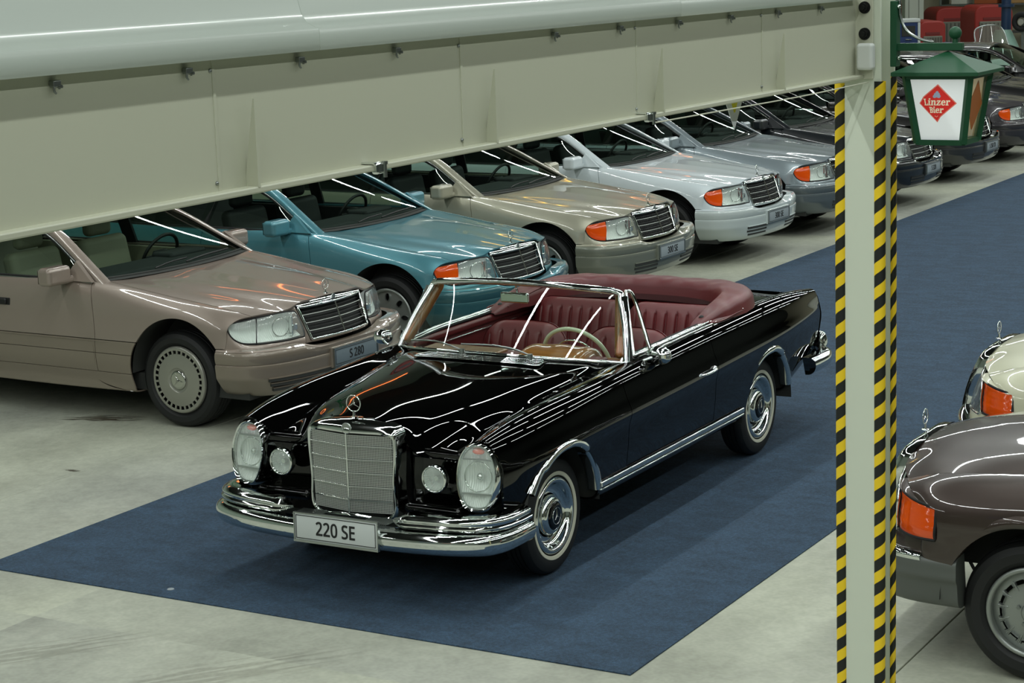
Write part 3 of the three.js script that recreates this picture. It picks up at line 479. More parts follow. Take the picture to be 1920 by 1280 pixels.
  {
    const d = part('dashboard', [box(1.30, 0.20, 0.24, 0, 0.82, 0.36, 0.05), box(1.16, 0.05, 0.30, 0, 0.915, 0.46, 0.02)], M.leather, t);
    const top = []; { const P = []; for (let i = 0; i <= 10; i++) { const a = Math.PI * i / 10, row = []; for (let j = 0; j <= 24; j++) { const u = -1 + j / 12, w = Math.sqrt(Math.max(0, 1 - u ** 6)); row.push([0.27 + 0.23 * u, 0.915 + 0.075 * Math.sin(a) * w + 0.003 * Math.cos(u * 7), 0.33 + 0.15 * Math.cos(a) * (0.6 + 0.4 * w)]); } P.push(row); } top.push(grid(P, true)); }
    part('instrument_hood', top, M.wood, d);
    part('wood_fascia', [box(1.26, 0.06, 0.03, 0, 0.89, 0.245, 0.01), box(0.50, 0.025, 0.20, -0.30, 0.945, 0.46, 0.01)], M.wood, d);
    const sw = new THREE.Group(); sw.name = 'steering_wheel'; t.add(sw); sw.position.set(0.315, 0.885, 0.2); sw.rotation.set(0.42, 0, 0);
    const rimG = new THREE.TorusGeometry(0.212, 0.0125, 14, 96); { const p = rimG.attributes.position; for (let i = 0; i < p.count; i++) { const a = Math.atan2(p.getY(i), p.getX(i)), r = Math.hypot(p.getX(i), p.getY(i)), k = 1 + 0.09 * Math.sin(a * 48) * (r < 0.212 ? 0.10 : 0); p.setXY(i, p.getX(i) * k, p.getY(i) * k); } rimG.computeVertexNormals(); }
    part('rim', rimG, M.ivory, sw);
    part('spoke', [bar([-0.2, 0, 0], [0, 0, 0.03], 0.028, 0.012), bar([0.2, 0, 0], [0, 0, 0.03], 0.028, 0.012)], M.ivory, sw);
    part('horn_ring', [new THREE.TorusGeometry(0.135, 0.0055, 8, 64)], M.chrome, sw);
    part('hub', [cyl(0.05, 0.06, 0.04, 28).rotateX(Math.PI / 2).translate(0, 0, 0.02), cyl(0.022, 0.022, 0.3, 14).rotateX(Math.PI / 2).translate(0, 0, 0.17)], M.ivory, sw);
  }
  const cushion = (w, h, d, r, flutes, x, y, z, rx, crown = 0) => {       // upright seat back with sewn flutes on its front (+z) side
    const P = [], n = 150, m = 30;
    for (let i = 0; i <= m; i++) { const row = [], v = i / m; for (let j = 0; j <= n; j++) {
      const u = j / n, X = (u - 0.5) * w, edge = Math.min(1, Math.min(u, 1 - u) * w / r), top = Math.min(1, (1 - v) * h / r), round = Math.sqrt(1 - (1 - edge) ** 2) * Math.sqrt(1 - (1 - top) ** 2);
      const inner = Math.abs(u - 0.5) < 0.38 && v < 0.84 ? 1 : 0, ph = (u - 0.12) / 0.76 * flutes, gr = Math.abs(ph - Math.round(ph)), fl = inner ? 0.75 + 0.25 * Math.sin(Math.min(1, gr * 2) * 1.57) - 0.75 * Math.exp(-((gr / 0.085) ** 2)) : 0.85;
      const drop = (1 - Math.sqrt(Math.max(0, 1 - ((Math.abs(u - 0.5) - 0.5 + r / w) > 0 ? ((Math.abs(u - 0.5) - 0.5 + r / w) / (r / w)) ** 2 : 0)))) * r * 0.9;
      row.push([X, v * h - drop * v + crown * (1 - (2 * u - 1) ** 2) * v, d * 0.5 * round + 0.021 * fl * round - 0.008]);
    } P.push(row); }
    const f = grid(P), bk = grid(P.map((r2) => r2.map((p) => [p[0], p[1], -p[2] * 0.9 - 0.002])), true);
    return join([f, bk]).rotateX(rx).translate(x, y, z);
  };
  for (const x of [0.36, -0.36]) { const s = part('front_seat', [cushion(0.60, 0.50, 0.13, 0.16, 5, x, 0.47, -0.28, -0.26, 0.02)], M.leather, t); part('seat_cushion', box(0.58, 0.15, 0.52, x, 0.46, 0.0, 0.06), M.leather, s); }
  { const s = part('rear_seat', [cushion(0.68, 0.50, 0.15, 0.12, 7, 0.34, 0.52, -0.98, -0.30), cushion(0.68, 0.50, 0.15, 0.12, 7, -0.34, 0.52, -0.98, -0.30)], M.leather, t); part('seat_cushion', box(1.36, 0.16, 0.46, 0, 0.45, -0.78, 0.06), M.leather, s); }
  // cover over the folded top: a soft roll round the rear of the cabin with flaps that run forward
  {
    const L = curve2([[0.705, -0.56], [0.715, -0.8], [0.71, -1.05], [0.67, -1.28], [0.56, -1.43], [0.33, -1.52], [0, -1.54]], 60), P = [];
    const full = [...L, ...L.slice(0, -1).reverse().map(([x, z]) => [-x, z])];
    full.forEach(([x, z], i) => {
      const q = i / (full.length - 1), e = Math.min(1, Math.min(q, 1 - q) * 9), rear = Math.max(0, Math.min(1, (-z - 0.9) / 0.5)), w = 0.025 + (0.062 + 0.045 * rear) * e ** 0.6, hgt = 0.012 + 0.085 * e ** 0.8 + 0.02 * rear;
      const a = full[Math.max(i - 1, 0)], b = full[Math.min(i + 1, full.length - 1)], l = Math.hypot(b[0] - a[0], b[1] - a[1]), nx = (b[1] - a[1]) / l, nz = -(b[0] - a[0]) / l, row = [];
      for (let k = 0; k <= 20; k++) { const c = k / 20, s2 = 0.003 * Math.sin(i * 0.31 + c * 5) + 0.0025 * Math.sin(i * 0.83 - c * 7), o = (c - 0.5) * 2 * w, y = 0.958 + (0.012 * rear) + hgt * Math.sqrt(Math.max(0, 1 - (2 * c - 1) ** 4)) - 0 + s2 * e; row.push([x - nx * o * -1, y, z - nz * o * -1]); }
      P.push(row);
    });
    const c = part('top_cover', [grid(P, false)], M.leather, t);
    for (const s of [1, -1]) {
      const m = (L) => L.map(([x, y, z]) => [s * x, y, z]), f = patch([[0.655, 0.99, -0.70], [0.635, 1.045, -1.0], [0.585, 1.066, -1.28], [0.50, 1.062, -1.47]], [[0.79, 0.978, -0.66], [0.803, 0.983, -1.0], [0.79, 0.982, -1.25], [0.735, 0.975, -1.42]], 26, 10, 0, 0), q = f.attributes.position;
      for (let i = 0; i < q.count; i++) { const v = Math.floor(i / 27) / 10, w = (i % 27) / 26; q.setY(i, q.getY(i) + 0.035 * Math.sin(v * 3.14) * Math.sin(w * 3.14) ** 0.5); } f.computeVertexNormals();
      part('cover_flap', s > 0 ? lip(f, -0.012) : mirrored(lip(f, -0.012)), M.leather, c); part('piping', tube(m([[0.655, 0.992, -0.70], [0.70, 0.99, -0.67], [0.79, 0.98, -0.66], [0.804, 0.985, -1.0], [0.79, 0.984, -1.25], [0.735, 0.977, -1.42]]), 0.005, 6, 50), M.leather, c);
    }
    const studs = []; for (const s of [1, -1]) for (const [x, y, z] of [[0.80, 0.985, -1.08], [0.79, 0.985, -1.2], [0.765, 0.99, -0.80], [0.72, 0.99, -1.42]]) studs.push(new THREE.SphereGeometry(0.009, 10, 8).scale(1, 0.6, 1).translate(s * x, y + 0.012, z));
    part('press_stud', studs, M.chrome, c);
  }
  return t;
}

M.plateShaded = std(0x98a2a6, 0.4);  // plate colour darkened to carry the shade low on the saloons

// ---------------------------------------------------------------- big saloons of one family
M.seatDark = std(0x16181a, 0.6); M.seatBeige = std(0x8a8672, 0.6); M.indicatorClear = M.clearLens;
// spec: colours, indicator colour, plate text, wheel kind, seats, chrome bumper strip
function buildSaloon(o) {
  const t = thing('saloon_car', o.label, 'car', o.group);
  const up = paint(o.upper, o.metal ?? 0.35, o.rough ?? 0.36), low = paint(o.lower, (o.metal ?? 0.35) * 0.7, 0.42);
  const seats = o.beige ? M.seatBeige : M.seatDark;
  const f0 = guide([[0.70, 0.735, 0.817, -0.125], [0.3, 0.765, 0.872], [0, 0.782, 0.912], [-0.35, 0.798, 0.962], [-0.72, 0.80, 1.012]]);
  const hood = [
    guide([[0.70, 0, 0.868, 0.018], [0.4, 0, 0.905], [0, 0, 0.945], [-0.35, 0, 0.975], [-0.72, 0, 1.0]]),
    guide([[0.70, 0.20, 0.866, 0.015], [0.4, 0.21, 0.902], [0, 0.225, 0.942], [-0.35, 0.235, 0.972], [-0.72, 0.25, 0.999]]),
    guide([[0.70, 0.385, 0.852, 0.0], [0.4, 0.42, 0.893], [0, 0.46, 0.935], [-0.35, 0.485, 0.968], [-0.72, 0.51, 0.999]]),
    guide([[0.70, 0.435, 0.834, -0.012], [0.4, 0.485, 0.882], [0, 0.525, 0.928], [-0.35, 0.55, 0.965], [-0.72, 0.575, 0.999]]),
    guide([[0.70, 0.60, 0.825, -0.055], [0.4, 0.64, 0.877], [0, 0.665, 0.922], [-0.35, 0.69, 0.966], [-0.72, 0.70, 1.006]]),
    (s) => { const p = f0(s); return [p[0] - 0.008, p[1], p[2]]; },
  ];
  const rows = [f0,
    guide([[0.70, 0.80, 0.805, -0.17], [0.3, 0.83, 0.868], [0, 0.843, 0.905], [-0.35, 0.852, 0.955], [-0.72, 0.862, 1.002], [-1.6, 0.865, 1.012], [-2.9, 0.855, 1.018], [-3.6, 0.80, 1.0], [-4.12, 0.72, 0.955]]),
    guide([[0.70, 0.872, 0.765, -0.212], [0.3, 0.89, 0.82], [0, 0.902, 0.856], [-0.35, 0.908, 0.9], [-0.72, 0.911, 0.945], [-1.6, 0.912, 0.955], [-2.9, 0.905, 0.955], [-3.6, 0.86, 0.93], [-4.12, 0.78, 0.89]]),
    guide([[0.70, 0.893, 0.69, -0.222], [0.3, 0.925, 0.735], [0, 0.935, 0.76], [-0.72, 0.94, 0.80], [-1.6, 0.943, 0.80], [-2.9, 0.937, 0.80], [-3.6, 0.90, 0.79], [-4.16, 0.82, 0.76]]),
    guide([[0.70, 0.903, 0.61, -0.235], [0.3, 0.938, 0.62], [0, 0.945, 0.625], [-0.72, 0.948, 0.63], [-1.6, 0.949, 0.635], [-2.9, 0.945, 0.635], [-3.6, 0.91, 0.63], [-4.18, 0.83, 0.62]]),
    guide([[0.70, 0.913, 0.585, -0.24], [0.3, 0.945, 0.585], [-0.72, 0.952, 0.588], [-2.9, 0.95, 0.59], [-3.6, 0.915, 0.59], [-4.18, 0.835, 0.58]]),
    guide([[0.70, 0.90, 0.43, -0.27], [0.3, 0.938, 0.42], [-0.72, 0.946, 0.41], [-2.9, 0.944, 0.41], [-3.6, 0.91, 0.42], [-4.18, 0.83, 0.44]]),
    guide([[0.70, 0.87, 0.30, -0.28], [0.3, 0.915, 0.30], [-0.72, 0.922, 0.305], [-2.9, 0.92, 0.305], [-3.6, 0.89, 0.33], [-4.16, 0.82, 0.37]]),
    guide([[0.70, 0.81, 0.262, -0.30], [0.3, 0.85, 0.255], [-2.9, 0.86, 0.258], [-4.12, 0.78, 0.33]]),
    guide([[0.70, 0.6, 0.25, -0.30], [0.3, 0.6, 0.245], [-2.9, 0.6, 0.245], [-4.1, 0.6, 0.32]]),
  ];
  const flankA = surface([...rows.slice(0, 4), rows[4], ...rows.slice(5)], 0.70, -0.72, 90, 90);
  const beltRow = (s) => { const p = rows[1](s); return [p[0] - 0.05, p[1] + 0.004, p[2]]; };
  const flankB = surface([beltRow, ...rows.slice(1)], -0.72, -4.12, 110, 84);
  const arches = [[0.045, 0.375, 0.425], [-3.04, 0.365, 0.42]];
  const archD = (y, z) => Math.min(...arches.map(([c, cy, r]) => Math.hypot(z - c, Math.max(-0.1, y - cy)) - r));
  const side = clip(join([flankA, flankB]), (x, y, z) => (x > 0.7 ? archD(y, z) : 1));
  const g = 0.0026, dz = (y) => -0.70 - 0.055 * Math.max(0, (y - 0.62) / 0.38) ** 2.4, cl = 0.607;
  const upper = clip(side, (x, y) => y - cl - g), lower = clip(side, (x, y) => cl - g - y);
  const fender = clip(upper, (x, y, z) => z - dz(y) - g), doors = clip(upper, (x, y, z) => dz(y) - g - z);
  const d2 = (y) => -1.86 - 0.03 * y, d3 = (y, z) => Math.min(-2.75 - 0 * z, 0) - 0.0 * y;
  for (const s of [1, -1]) {
    const w = (q) => (s > 0 ? q : mirrored(q));
    part('fender', w(lip(fender, 0.012)), up, t);
    const fd = part('front_door', w(lip(clip(doors, (x, y, z) => z - d2(y) - g), 0.012)), up, t);
    part('door_handle', w(join([box(0.03, 0.045, 0.20, 0.945, 0.83, -1.66, 0.014), box(0.012, 0.055, 0.26, 0.938, 0.83, -1.66, 0.01)])), M.blackPlastic, fd);
    part('rear_door', w(lip(clip(doors, (x, y, z) => Math.min(d2(y) - g - z, z - d3(y, z) - g)), 0.012)), up, t);
    part('rear_fender', w(lip(clip(doors, (x, y, z) => d3(y, z) - g - z), 0.012)), up, t);
    const cladTop = clip(lower, (x, y) => y - 0.512), cladMid = clip(lower, (x, y) => Math.min(0.508 - y, y - 0.372)), sill = clip(lower, (x, y) => 0.368 - y);
    const cut = (q, name) => { part(name, w(lip(clip(q, (x, y, z) => z + 0.70 - g), 0.01)), low, t); part(name, w(lip(clip(q, (x, y, z) => -0.70 - g - z), 0.01)), low, t); };
    cut(cladTop, 'side_cladding'); cut(cladMid, 'side_cladding'); part('sill', w(lip(sill, 0.01)), low, t);
    part('trim_strip', w(tube([0.30, 0.0, -0.35, -0.7, -1.6, -2.6].map((z) => [rows[4](z)[0] + 0.003, cl - 0.012, z]).filter((p) => Math.hypot(p[2] - 0.045, 0.607 - 0.375) > 0.44), 0.004, 6, 30)), o.chromeStrip ? M.chrome : low, t);
  }
  part('hood', lip(both(surface(hood, 0.70, -0.70, 80, 56)), 0.012), up, t);
  part('inner_body', [box(1.16, 0.3, 1.1, 0, 0.60, -0.13), box(1.66, 0.12, 4.6, 0, 0.30, -1.7), box(1.60, 0.6, 0.05, 0, 0.66, -0.72), box(1.5, 0.5, 0.9, 0, 0.66, -3.7)], M.dark, t);
  {
    for (const [c, cy, r] of arches) for (const s of [1, -1]) part('wheel_housing', [new THREE.CylinderGeometry(r + 0.01, r + 0.01, 0.32, 36, 1, true, Math.PI * 1.5, Math.PI).rotateX(-Math.PI / 2).rotateY(Math.PI / 2).translate(s * 0.755, cy, c), box(0.02, 0.5, 0.84, s * 0.6, cy + 0.18, c)], M.dark, t);
  }
  // rear deck and tail
  {
    const dk = surface([guide([[-3.25, 0, 1.04], [-3.7, 0, 1.03], [-4.12, 0, 0.985]]), guide([[-3.25, 0.45, 1.035], [-3.7, 0.43, 1.022], [-4.12, 0.4, 0.978]]), beltRow], -3.25, -4.12, 20, 20);
    part('trunk_lid', lip(both(dk), 0.01), up, t);
    const P = []; for (let i = 0; i <= 8; i++) { const row = [], q = i / 8; for (let j = 0; j <= 16; j++) { const u = j / 16; row.push([(0.70 + 0.13 * Math.sin(Math.min(1, q * 2) * 1.57)) * u, 0.975 - 0.6 * q - 0.02 * u, -4.11 - 0.09 * Math.sin(Math.min(1, q * 2) * 1.57) * (1 - 0.6 * u ** 3)]); } P.push(row); }
    part('tail_panel', both(grid(P)), up, t);
    for (const s of [1, -1]) part('tail_light', box(0.36, 0.16, 0.04, s * 0.60, 0.80, -4.17, 0.02), M.red, t);
    const rp = curve2([[0.945, -3.5], [0.94, -3.8], [0.89, -4.08], [0.75, -4.2], [0.4, -4.25], [0, -4.26]], 30), full = [...rp.map(([x, z]) => [-x, z]), ...rp.slice(0, -1).reverse()];
    part('rear_bumper', sweep(curve2([[-0.06, 0.61], [0, 0.60], [0.015, 0.52], [0.01, 0.42], [-0.03, 0.33], [-0.1, 0.30]], 16), full, null, 0.6), low, t);
  }
  // nose below the hood: headlamp units
  for (const s of [1, -1]) {
    const m = (L) => L.map(([x, y, z]) => [s * x, y, z]), fl = s < 0;
    const hl = new THREE.Group(); hl.name = 'headlight'; t.add(hl);
    const pt = (top, bot, n, k, b) => { let q = patch(top, bot, n, k, b); return fl ? mirrored(q) : q; };
    // top and bottom lines of the whole unit from the grille outwards
    const top = [[0.425, 0.808, 0.72], [0.50, 0.818, 0.705], [0.60, 0.812, 0.658], [0.70, 0.80, 0.60], [0.79, 0.788, 0.54], [0.862, 0.775, 0.475]];
    const bot = [[0.385, 0.632, 0.765], [0.48, 0.625, 0.748], [0.60, 0.622, 0.700], [0.69, 0.622, 0.650], [0.775, 0.627, 0.590], [0.835, 0.650, 0.535], [0.867, 0.70, 0.492], [0.870, 0.748, 0.474]];
    const cutAt = (L, a, b) => { const K = [0]; for (let i = 1; i < L.length; i++) K.push(K[i - 1] + Math.hypot(...L[i].map((v, c) => v - L[i - 1][c]))); const q = [0, 1, 2].map((c) => spline(K, L.map((p) => p[c]))), r = []; for (let i = 0; i <= 14; i++) { const v = (a + (b - a) * i / 14) * K[K.length - 1]; r.push(q.map((f) => f(v))); } return r; };
    const din = 0.605;
    const lens = pt(cutAt(top, 0.0, din), cutAt(bot, 0.0, din), 26, 14, 0.016), ind = pt(cutAt(top, din + 0.012, 1), cutAt(bot, din + 0.012, 1), 22, 14, 0.014);
    const uvx = (q) => { const u = q.attributes.uv, p = q.attributes.position; for (let i = 0; i < u.count; i++) u.setXY(i, p.getX(i) * 1.6, p.getY(i)); return q; };
    part('lens', uvx(lens), o.plainLens ? M.clearLens : M.lens, hl);
    part('indicator', uvx(ind), o.amber ? M.amber : M.lens, hl);
    const back = (L, d, k) => L.map(([x, y, z]) => [x - d * 0.4, y + k, z - d]);
    part('reflector', (() => { const q = pt(back(cutAt(top, 0, 1), 0.035, -0.004), back(cutAt(bot, 0, 1), 0.035, 0.004), 40, 12, -0.03); const u = q.attributes.uv, p = q.attributes.position; for (let i = 0; i < u.count; i++) u.setXY(i, p.getX(i) * 1.6, p.getY(i)); return q; })(), M.reflector, hl);
    part('lamp_bowl', [new THREE.TorusGeometry(0.066, 0.004, 8, 36).rotateY(s * 0.4).translate(s * 0.535, 0.715, 0.672), box(0.012, 0.14, 0.05, s * 0.47, 0.715, 0.70), box(0.06, 0.05, 0.03, s * 0.44, 0.70, 0.715, 0.01)], M.chrome, hl);
    const seal = []; const loop = [...cutAt(top, 0, 1), ...cutAt(bot, 0, 1).reverse()]; seal.push(tube(m(loop).map((p) => [p[0], p[1], p[2] - 0.004]), 0.006, 6, 120, true)); seal.push(tube(m([cutAt(top, din + 0.006, 1)[0], cutAt(bot, din + 0.006, 1)[0]].map((p, i) => [p[0], p[1], p[2] + 0.003])), 0.0045, 6, 6));
    part('seal', seal, M.rubber, hl);
    // painted strip under the lamp
    const b2 = cutAt(bot, 0, 1).map(([x, y, z]) => [x, y - 0.005, z - 0.002]), b3 = curve2([[0.40, 0.775], [0.58, 0.715], [0.72, 0.648], [0.83, 0.565], [0.908, 0.445]], 14).map(([x, z], i) => [x, 0.572 + 0.016 * i / 14, z]);
    part('lamp_sill', pt(b2, b3, 26, 6, 0.006), up, t);
  }
  // grille set in the hood
  {
    const zc = (y) => 0.722 + (0.84 - y) * 0.36, hw = (y) => 0.333 + (y - 0.60) * 0.15, bow = (x) => 0.055 * (1 - (x / 0.38) ** 2);
    const at = (u, y, d = 0) => [u * hw(y), y, zc(y) + bow(u * hw(y)) - 0.045 + d];
    const ring = (k, y0, y1, d) => { const L = []; const n = 16; for (let i = 0; i <= n; i++) L.push(at(k * (-1 + 2 * i / n), y1, d)); for (let i = 1; i < 8; i++) L.push(at(k, y1 + (y0 - y1) * i / 8, d)); for (let i = 0; i <= n; i++) L.push(at(k * (1 - 2 * i / n), y0, d)); for (let i = 1; i < 8; i++) L.push(at(-k, y0 + (y1 - y0) * i / 8, d)); return L; };
    const gr = part('grille', [tube(ring(1.0, 0.60, 0.822, 0.012), 0.0095, 8, 160, true)], M.chrome, t);
    { const P = []; for (let i = 0; i <= 4; i++) { const row = []; for (let j = 0; j <= 24; j++) { const u = -1 + j / 12, y = 0.832 + 0.036 * i / 4 * (1 - 0.25 * u * u); row.push([u * (hw(0.832) + 0.004), y, zc(y) + bow(u * hw(y)) - 0.045 + 0.016 - 0.022 * (i / 4) ** 2]); } P.push(row); } part('grille_cap', grid(P, true), M.chrome, gr); }
    { const P = []; for (let i = 0; i <= 4; i++) { const row = []; for (let j = 0; j <= 24; j++) row.push(at(-1 + j / 12, 0.60 + 0.222 * i / 4, -0.03)); P.push(row); } part('grille_bed', grid(P, true), M.dark, gr); }
    for (let k = 1; k < 4; k++) { const y = 0.60 + 0.222 * k / 4; const L = []; for (let i = 0; i <= 12; i++) L.push(at(-0.985 + 1.97 * i / 12, y, 0.006)); part('grille_bar', tube(L, 0.0034, 6, 30), M.wire, gr); }
    part('grille_spine', tube([at(0, 0.60, 0.014), at(0, 0.71, 0.014), at(0, 0.822, 0.014)], 0.0052, 6, 10), M.chrome, gr);
    const sl = []; for (let k = 0; k < 12; k++) { if (k % 3 === 0) continue; const y = 0.60 + 0.222 * k / 12; const L = []; for (let i = 0; i <= 10; i++) L.push(at(-0.98 + 1.96 * i / 10, y, -0.008)); sl.push(tube(L, 0.0042, 5, 20)); }
    if (o.cells) for (let k = 1; k < 24; k++) { if (k === 12) continue; const u = -1 + k / 12; sl.push(tube([at(u, 0.605, -0.01), at(u, 0.815, -0.01)], 0.003, 5, 2)); }
    part('grille_slats', sl, M.blackPlastic, gr);
    const P = []; for (const [k, y0, y1, d] of [[1.03, 0.592, 0.838, 0.004], [1.10, 0.578, 0.85, -0.004], [1.17, 0.572, 0.845, -0.035]]) { const q = ring(k, y0, y1, d); q.push(q[0]); P.push(q); }
    part('grille_surround', creased(grid(P, false), 1), up, t);
    part('badge', cyl(0.02, 0.02, 0.008, 20).rotateX(Math.PI / 2).translate(0, 0.852, zc(0.85) + 0.026), M.satin, gr);
  }
  starOrnament(t, [0, 0.872, 0.675], 0.037);
  // front bumper with apron
  {
    const path = curve2([[0.935, 0.405], [0.93, 0.52], [0.89, 0.65], [0.80, 0.75], [0.65, 0.82], [0.45, 0.868], [0.2, 0.892], [0, 0.898]], 50), full = [...path, ...path.slice(0, -1).reverse().map(([x, z]) => [-x, z])];
    const drop = (x) => 0.05 * Math.max(0, 1 - (Math.abs(x) / 0.5) ** 4);
    const bend = (k, oo, y, x) => { const tuck = Math.max(0, (Math.abs(x) - 0.6) / 0.35); return [oo - (y < 0.4 ? (0.4 - y) * 0.55 * tuck : 0), y > 0.56 ? y - drop(x) : y]; };
    const upb = curve2([[-0.09, 0.60], [-0.03, 0.598], [0.0, 0.588], [0.012, 0.562], [0.012, 0.54], [0.008, 0.515], [0.004, 0.502]], 22), lob = curve2([[-0.012, 0.503], [0.010, 0.496], [0.012, 0.47], [0.008, 0.42], [-0.004, 0.35], [-0.022, 0.295], [-0.05, 0.266], [-0.12, 0.26]], 26);
    part('front_bumper', sweep(upb, full, bend, 0.6), o.chromeBumper ? M.chrome : low, t);
    part('front_apron', sweep(lob, full, bend, 0.6), low, t);
    part('bumper_strip', sweep([[-0.035, 0.599], [-0.03, 0.605], [-0.008, 0.602], [0.0, 0.592], [-0.01, 0.588]], full, bend, 0.3), o.chromeStrip || o.chromeBumper ? M.chrome : up, t);
    for (const s of [1, -1]) for (let k = 0; k < 3; k++) {
      const seg = path.filter(([x]) => x < (o.wideSlots ? 0.80 : 0.62) - k * 0.02 && x > 0.22), q = sweep([[-0.02, 0.400 - k * 0.036], [0.0135, 0.400 - k * 0.036], [0.0135, 0.378 - k * 0.036], [-0.02, 0.378 - k * 0.036]], seg.map(([x, z]) => [x, z - k * 0.012]), null, 0.3);
      part('intake_slot', s > 0 ? q : mirrored(q), M.dark, t);
      const fin = sweep([[0.0, 0.406 - k * 0.036], [0.017, 0.404 - k * 0.036], [0.017, 0.398 - k * 0.036], [0, 0.398 - k * 0.036]], seg.map(([x, z]) => [x, z - k * 0.012]), null, 0.3);
      part('intake_fin', s > 0 ? fin : mirrored(fin), low, t);
    }
    licensePlate(t, o.plate, 0.52, 0.122, [0, 0.462, 0.922], 0, 0, o.plateMat ?? M.plateShaded);
    part('plate_bracket', box(0.56, 0.15, 0.03, 0, 0.462, 0.902, 0.008), low, t);
  }
  const tw = o.wheel ?? 'holes';
  for (const [z, cy] of [[0, 0.345], [-3.04, 0.345]]) for (const s of [1, -1]) wheel(t, 'wheel', 0.345, 0.225, o.wheel === 'disc' ? 0.235 : 0.225, [s * 0.76, cy, z], s, tw);
  // glasshouse
  {
    const rail = [[-0.70, 0.845, 1.012], [-1.0, 0.765, 1.18], [-1.3, 0.69, 1.335], [-1.55, 0.645, 1.405], [-2.2, 0.635, 1.43], [-2.75, 0.64, 1.40], [-3.05, 0.68, 1.27], [-3.45, 0.745, 1.03]];
    const rx = spline(rail.map((p) => p[0]), rail.map((p) => p[1])), ry = spline(rail.map((p) => p[0]), rail.map((p) => p[2]));
    const at = (z, dx = 0, dy = 0) => [rx(z) + dx, ry(z) + dy, z];
    for (const s of [1, -1]) {
      const w = (q) => (s > 0 ? q : mirrored(q));
      const P = []; for (let i = 0; i <= 60; i++) { const z = -0.64 - 2.85 * i / 60; const b = Math.max(0, 1 - Math.max(0, (z + 0.9) / 0.26)); P.push([[rx(z) - 0.065, ry(z) + 0.018, z], [rx(z) - 0.03, ry(z) + 0.02, z], [rx(z) + 0.006, ry(z) + 0.006, z], [rx(z) + 0.018, ry(z) - 0.03, z], [rx(z) + 0.012, ry(z) - 0.045, z]].map((p) => [p[0], p[1] + 0 * b, p[2]])); }
      part('roof_pillar', w(lip(grid(P), 0.01)), up, t);
      const chan = (dx, dy, r) => w(tube([-0.74, -1.0, -1.3, -1.55, -2.2, -2.75, -3.05, -3.3].map((z) => at(z, dx, dy)), r, 6, 60));
      part('window_channel', [chan(0.016, -0.052, 0.014), w(tube([-0.76, -1.6, -2.4, -3.25].map((z) => [rows[1](z)[0] + 0.002, rows[1](z)[1] + 0.004, z]), 0.010, 6, 30))], M.rubber, t);
      part('window_trim', [chan(0.027, -0.040, 0.0045), w(tube([-0.76, -1.6, -2.4, -3.25].map((z) => [rows[1](z)[0] + 0.012, rows[1](z)[1] - 0.004, z]), 0.0045, 6, 30))], o.chromeStrip || o.chromeBumper ? M.chrome : M.satin, t);
      const G = []; for (let i = 0; i <= 30; i++) { const z = -0.80 - 2.5 * i / 30, row = []; for (let j = 0; j <= 6; j++) { const q = j / 6, b = rows[1](z), tx = rx(z) + 0.006, ty = ry(z) - 0.04; row.push([tx + (b[0] - 0.012 - tx) * q + 0.02 * Math.sin(q * 3.14), ty + (Math.min(b[1], ty) - ty) * q, z]); } G.push(row); }
      part('side_window', w(grid(G)), M.tint, t);
      part('door_pillar', [w(bar([rx(-1.86) - 0.0, ry(-1.86) - 0.05, -1.86], [0.85, 1.0, -1.93], 0.10, 0.03)), w(bar([rx(-2.85), ry(-2.85) - 0.05, -2.85], [0.84, 1.0, -2.95], 0.06, 0.03))], M.blackPlastic, t);
      // door mirror
      const mr = part('door_mirror', w(join([box(0.235, 0.135, 0.13, 1.015, 1.062, -0.985, 0.035), box(0.10, 0.05, 0.09, 0.90, 1.025, -0.965, 0.02)])), up, t);
      part('mirror_sail', w((() => { const q = new THREE.Shape([[-0.735, 1.008], [-0.985, 1.008], [-0.985, 1.06], [-0.925, 1.15]].map((p) => new THREE.Vector2(...p))); const e = new THREE.ExtrudeGeometry(q, { depth: 0.022, bevelEnabled: true, bevelSize: 0.004, bevelThickness: 0.006, bevelOffset: -0.004, bevelSegments: 2 }); e.rotateY(-Math.PI / 2).scale(1, 1, 1); const p = e.attributes.position; for (let i = 0; i < p.count; i++) p.setX(i, p.getX(i) + 0.893 - (p.getY(i) - 1.008) * 0.34); e.computeVertexNormals(); return e; })()), up, mr);
      part('mirror_glass', w(new THREE.PlaneGeometry(0.2, 0.1).rotateY(Math.PI).translate(1.015, 1.062, -1.052)), M.chrome, mr);
    }
    const base = (x) => [x, 1.008 + 0.012 * (x / 0.8) ** 2, -0.655 - 0.075 * (x / 0.8) ** 2], top = (x) => [x, 1.452 - 0.04 * (x / 0.64) ** 2, -1.44 - 0.08 * (x / 0.64) ** 2];
    const W = []; for (let i = 0; i <= 12; i++) { const q = i / 12, row = []; for (let j = 0; j <= 30; j++) { const u = -1 + j / 15, a = top(0.615 * u), b = base(0.79 * u); row.push(a.map((v, c) => v + (b[c] - v) * q + (c === 1 ? 0.008 * Math.sin(q * 3.14) : 0))); } W.push(row); }
    part('windshield', grid(W), M.tint, t);
    const edge = []; for (let j = 0; j <= 20; j++) edge.push(base(0.80 * (-1 + j / 10))); const cowl = edge.map((p) => [p[0], p[1] - 0.012, p[2] + 0.055]);
    part('scuttle', [patch(edge.map((p) => [p[0], p[1] + 0.004, p[2] - 0.03]), cowl, 40, 3, 0), tube(edge, 0.010, 6, 40)], M.dark, t);
    part('wiper', [tube([[0.05, 1.03, -0.66], [0.3, 1.04, -0.70], [0.62, 1.045, -0.73]], 0.007, 6), tube([[-0.3, 1.03, -0.66], [-0.1, 1.045, -0.69], [0.1, 1.05, -0.70]], 0.006, 6)], M.blackPlastic, t);
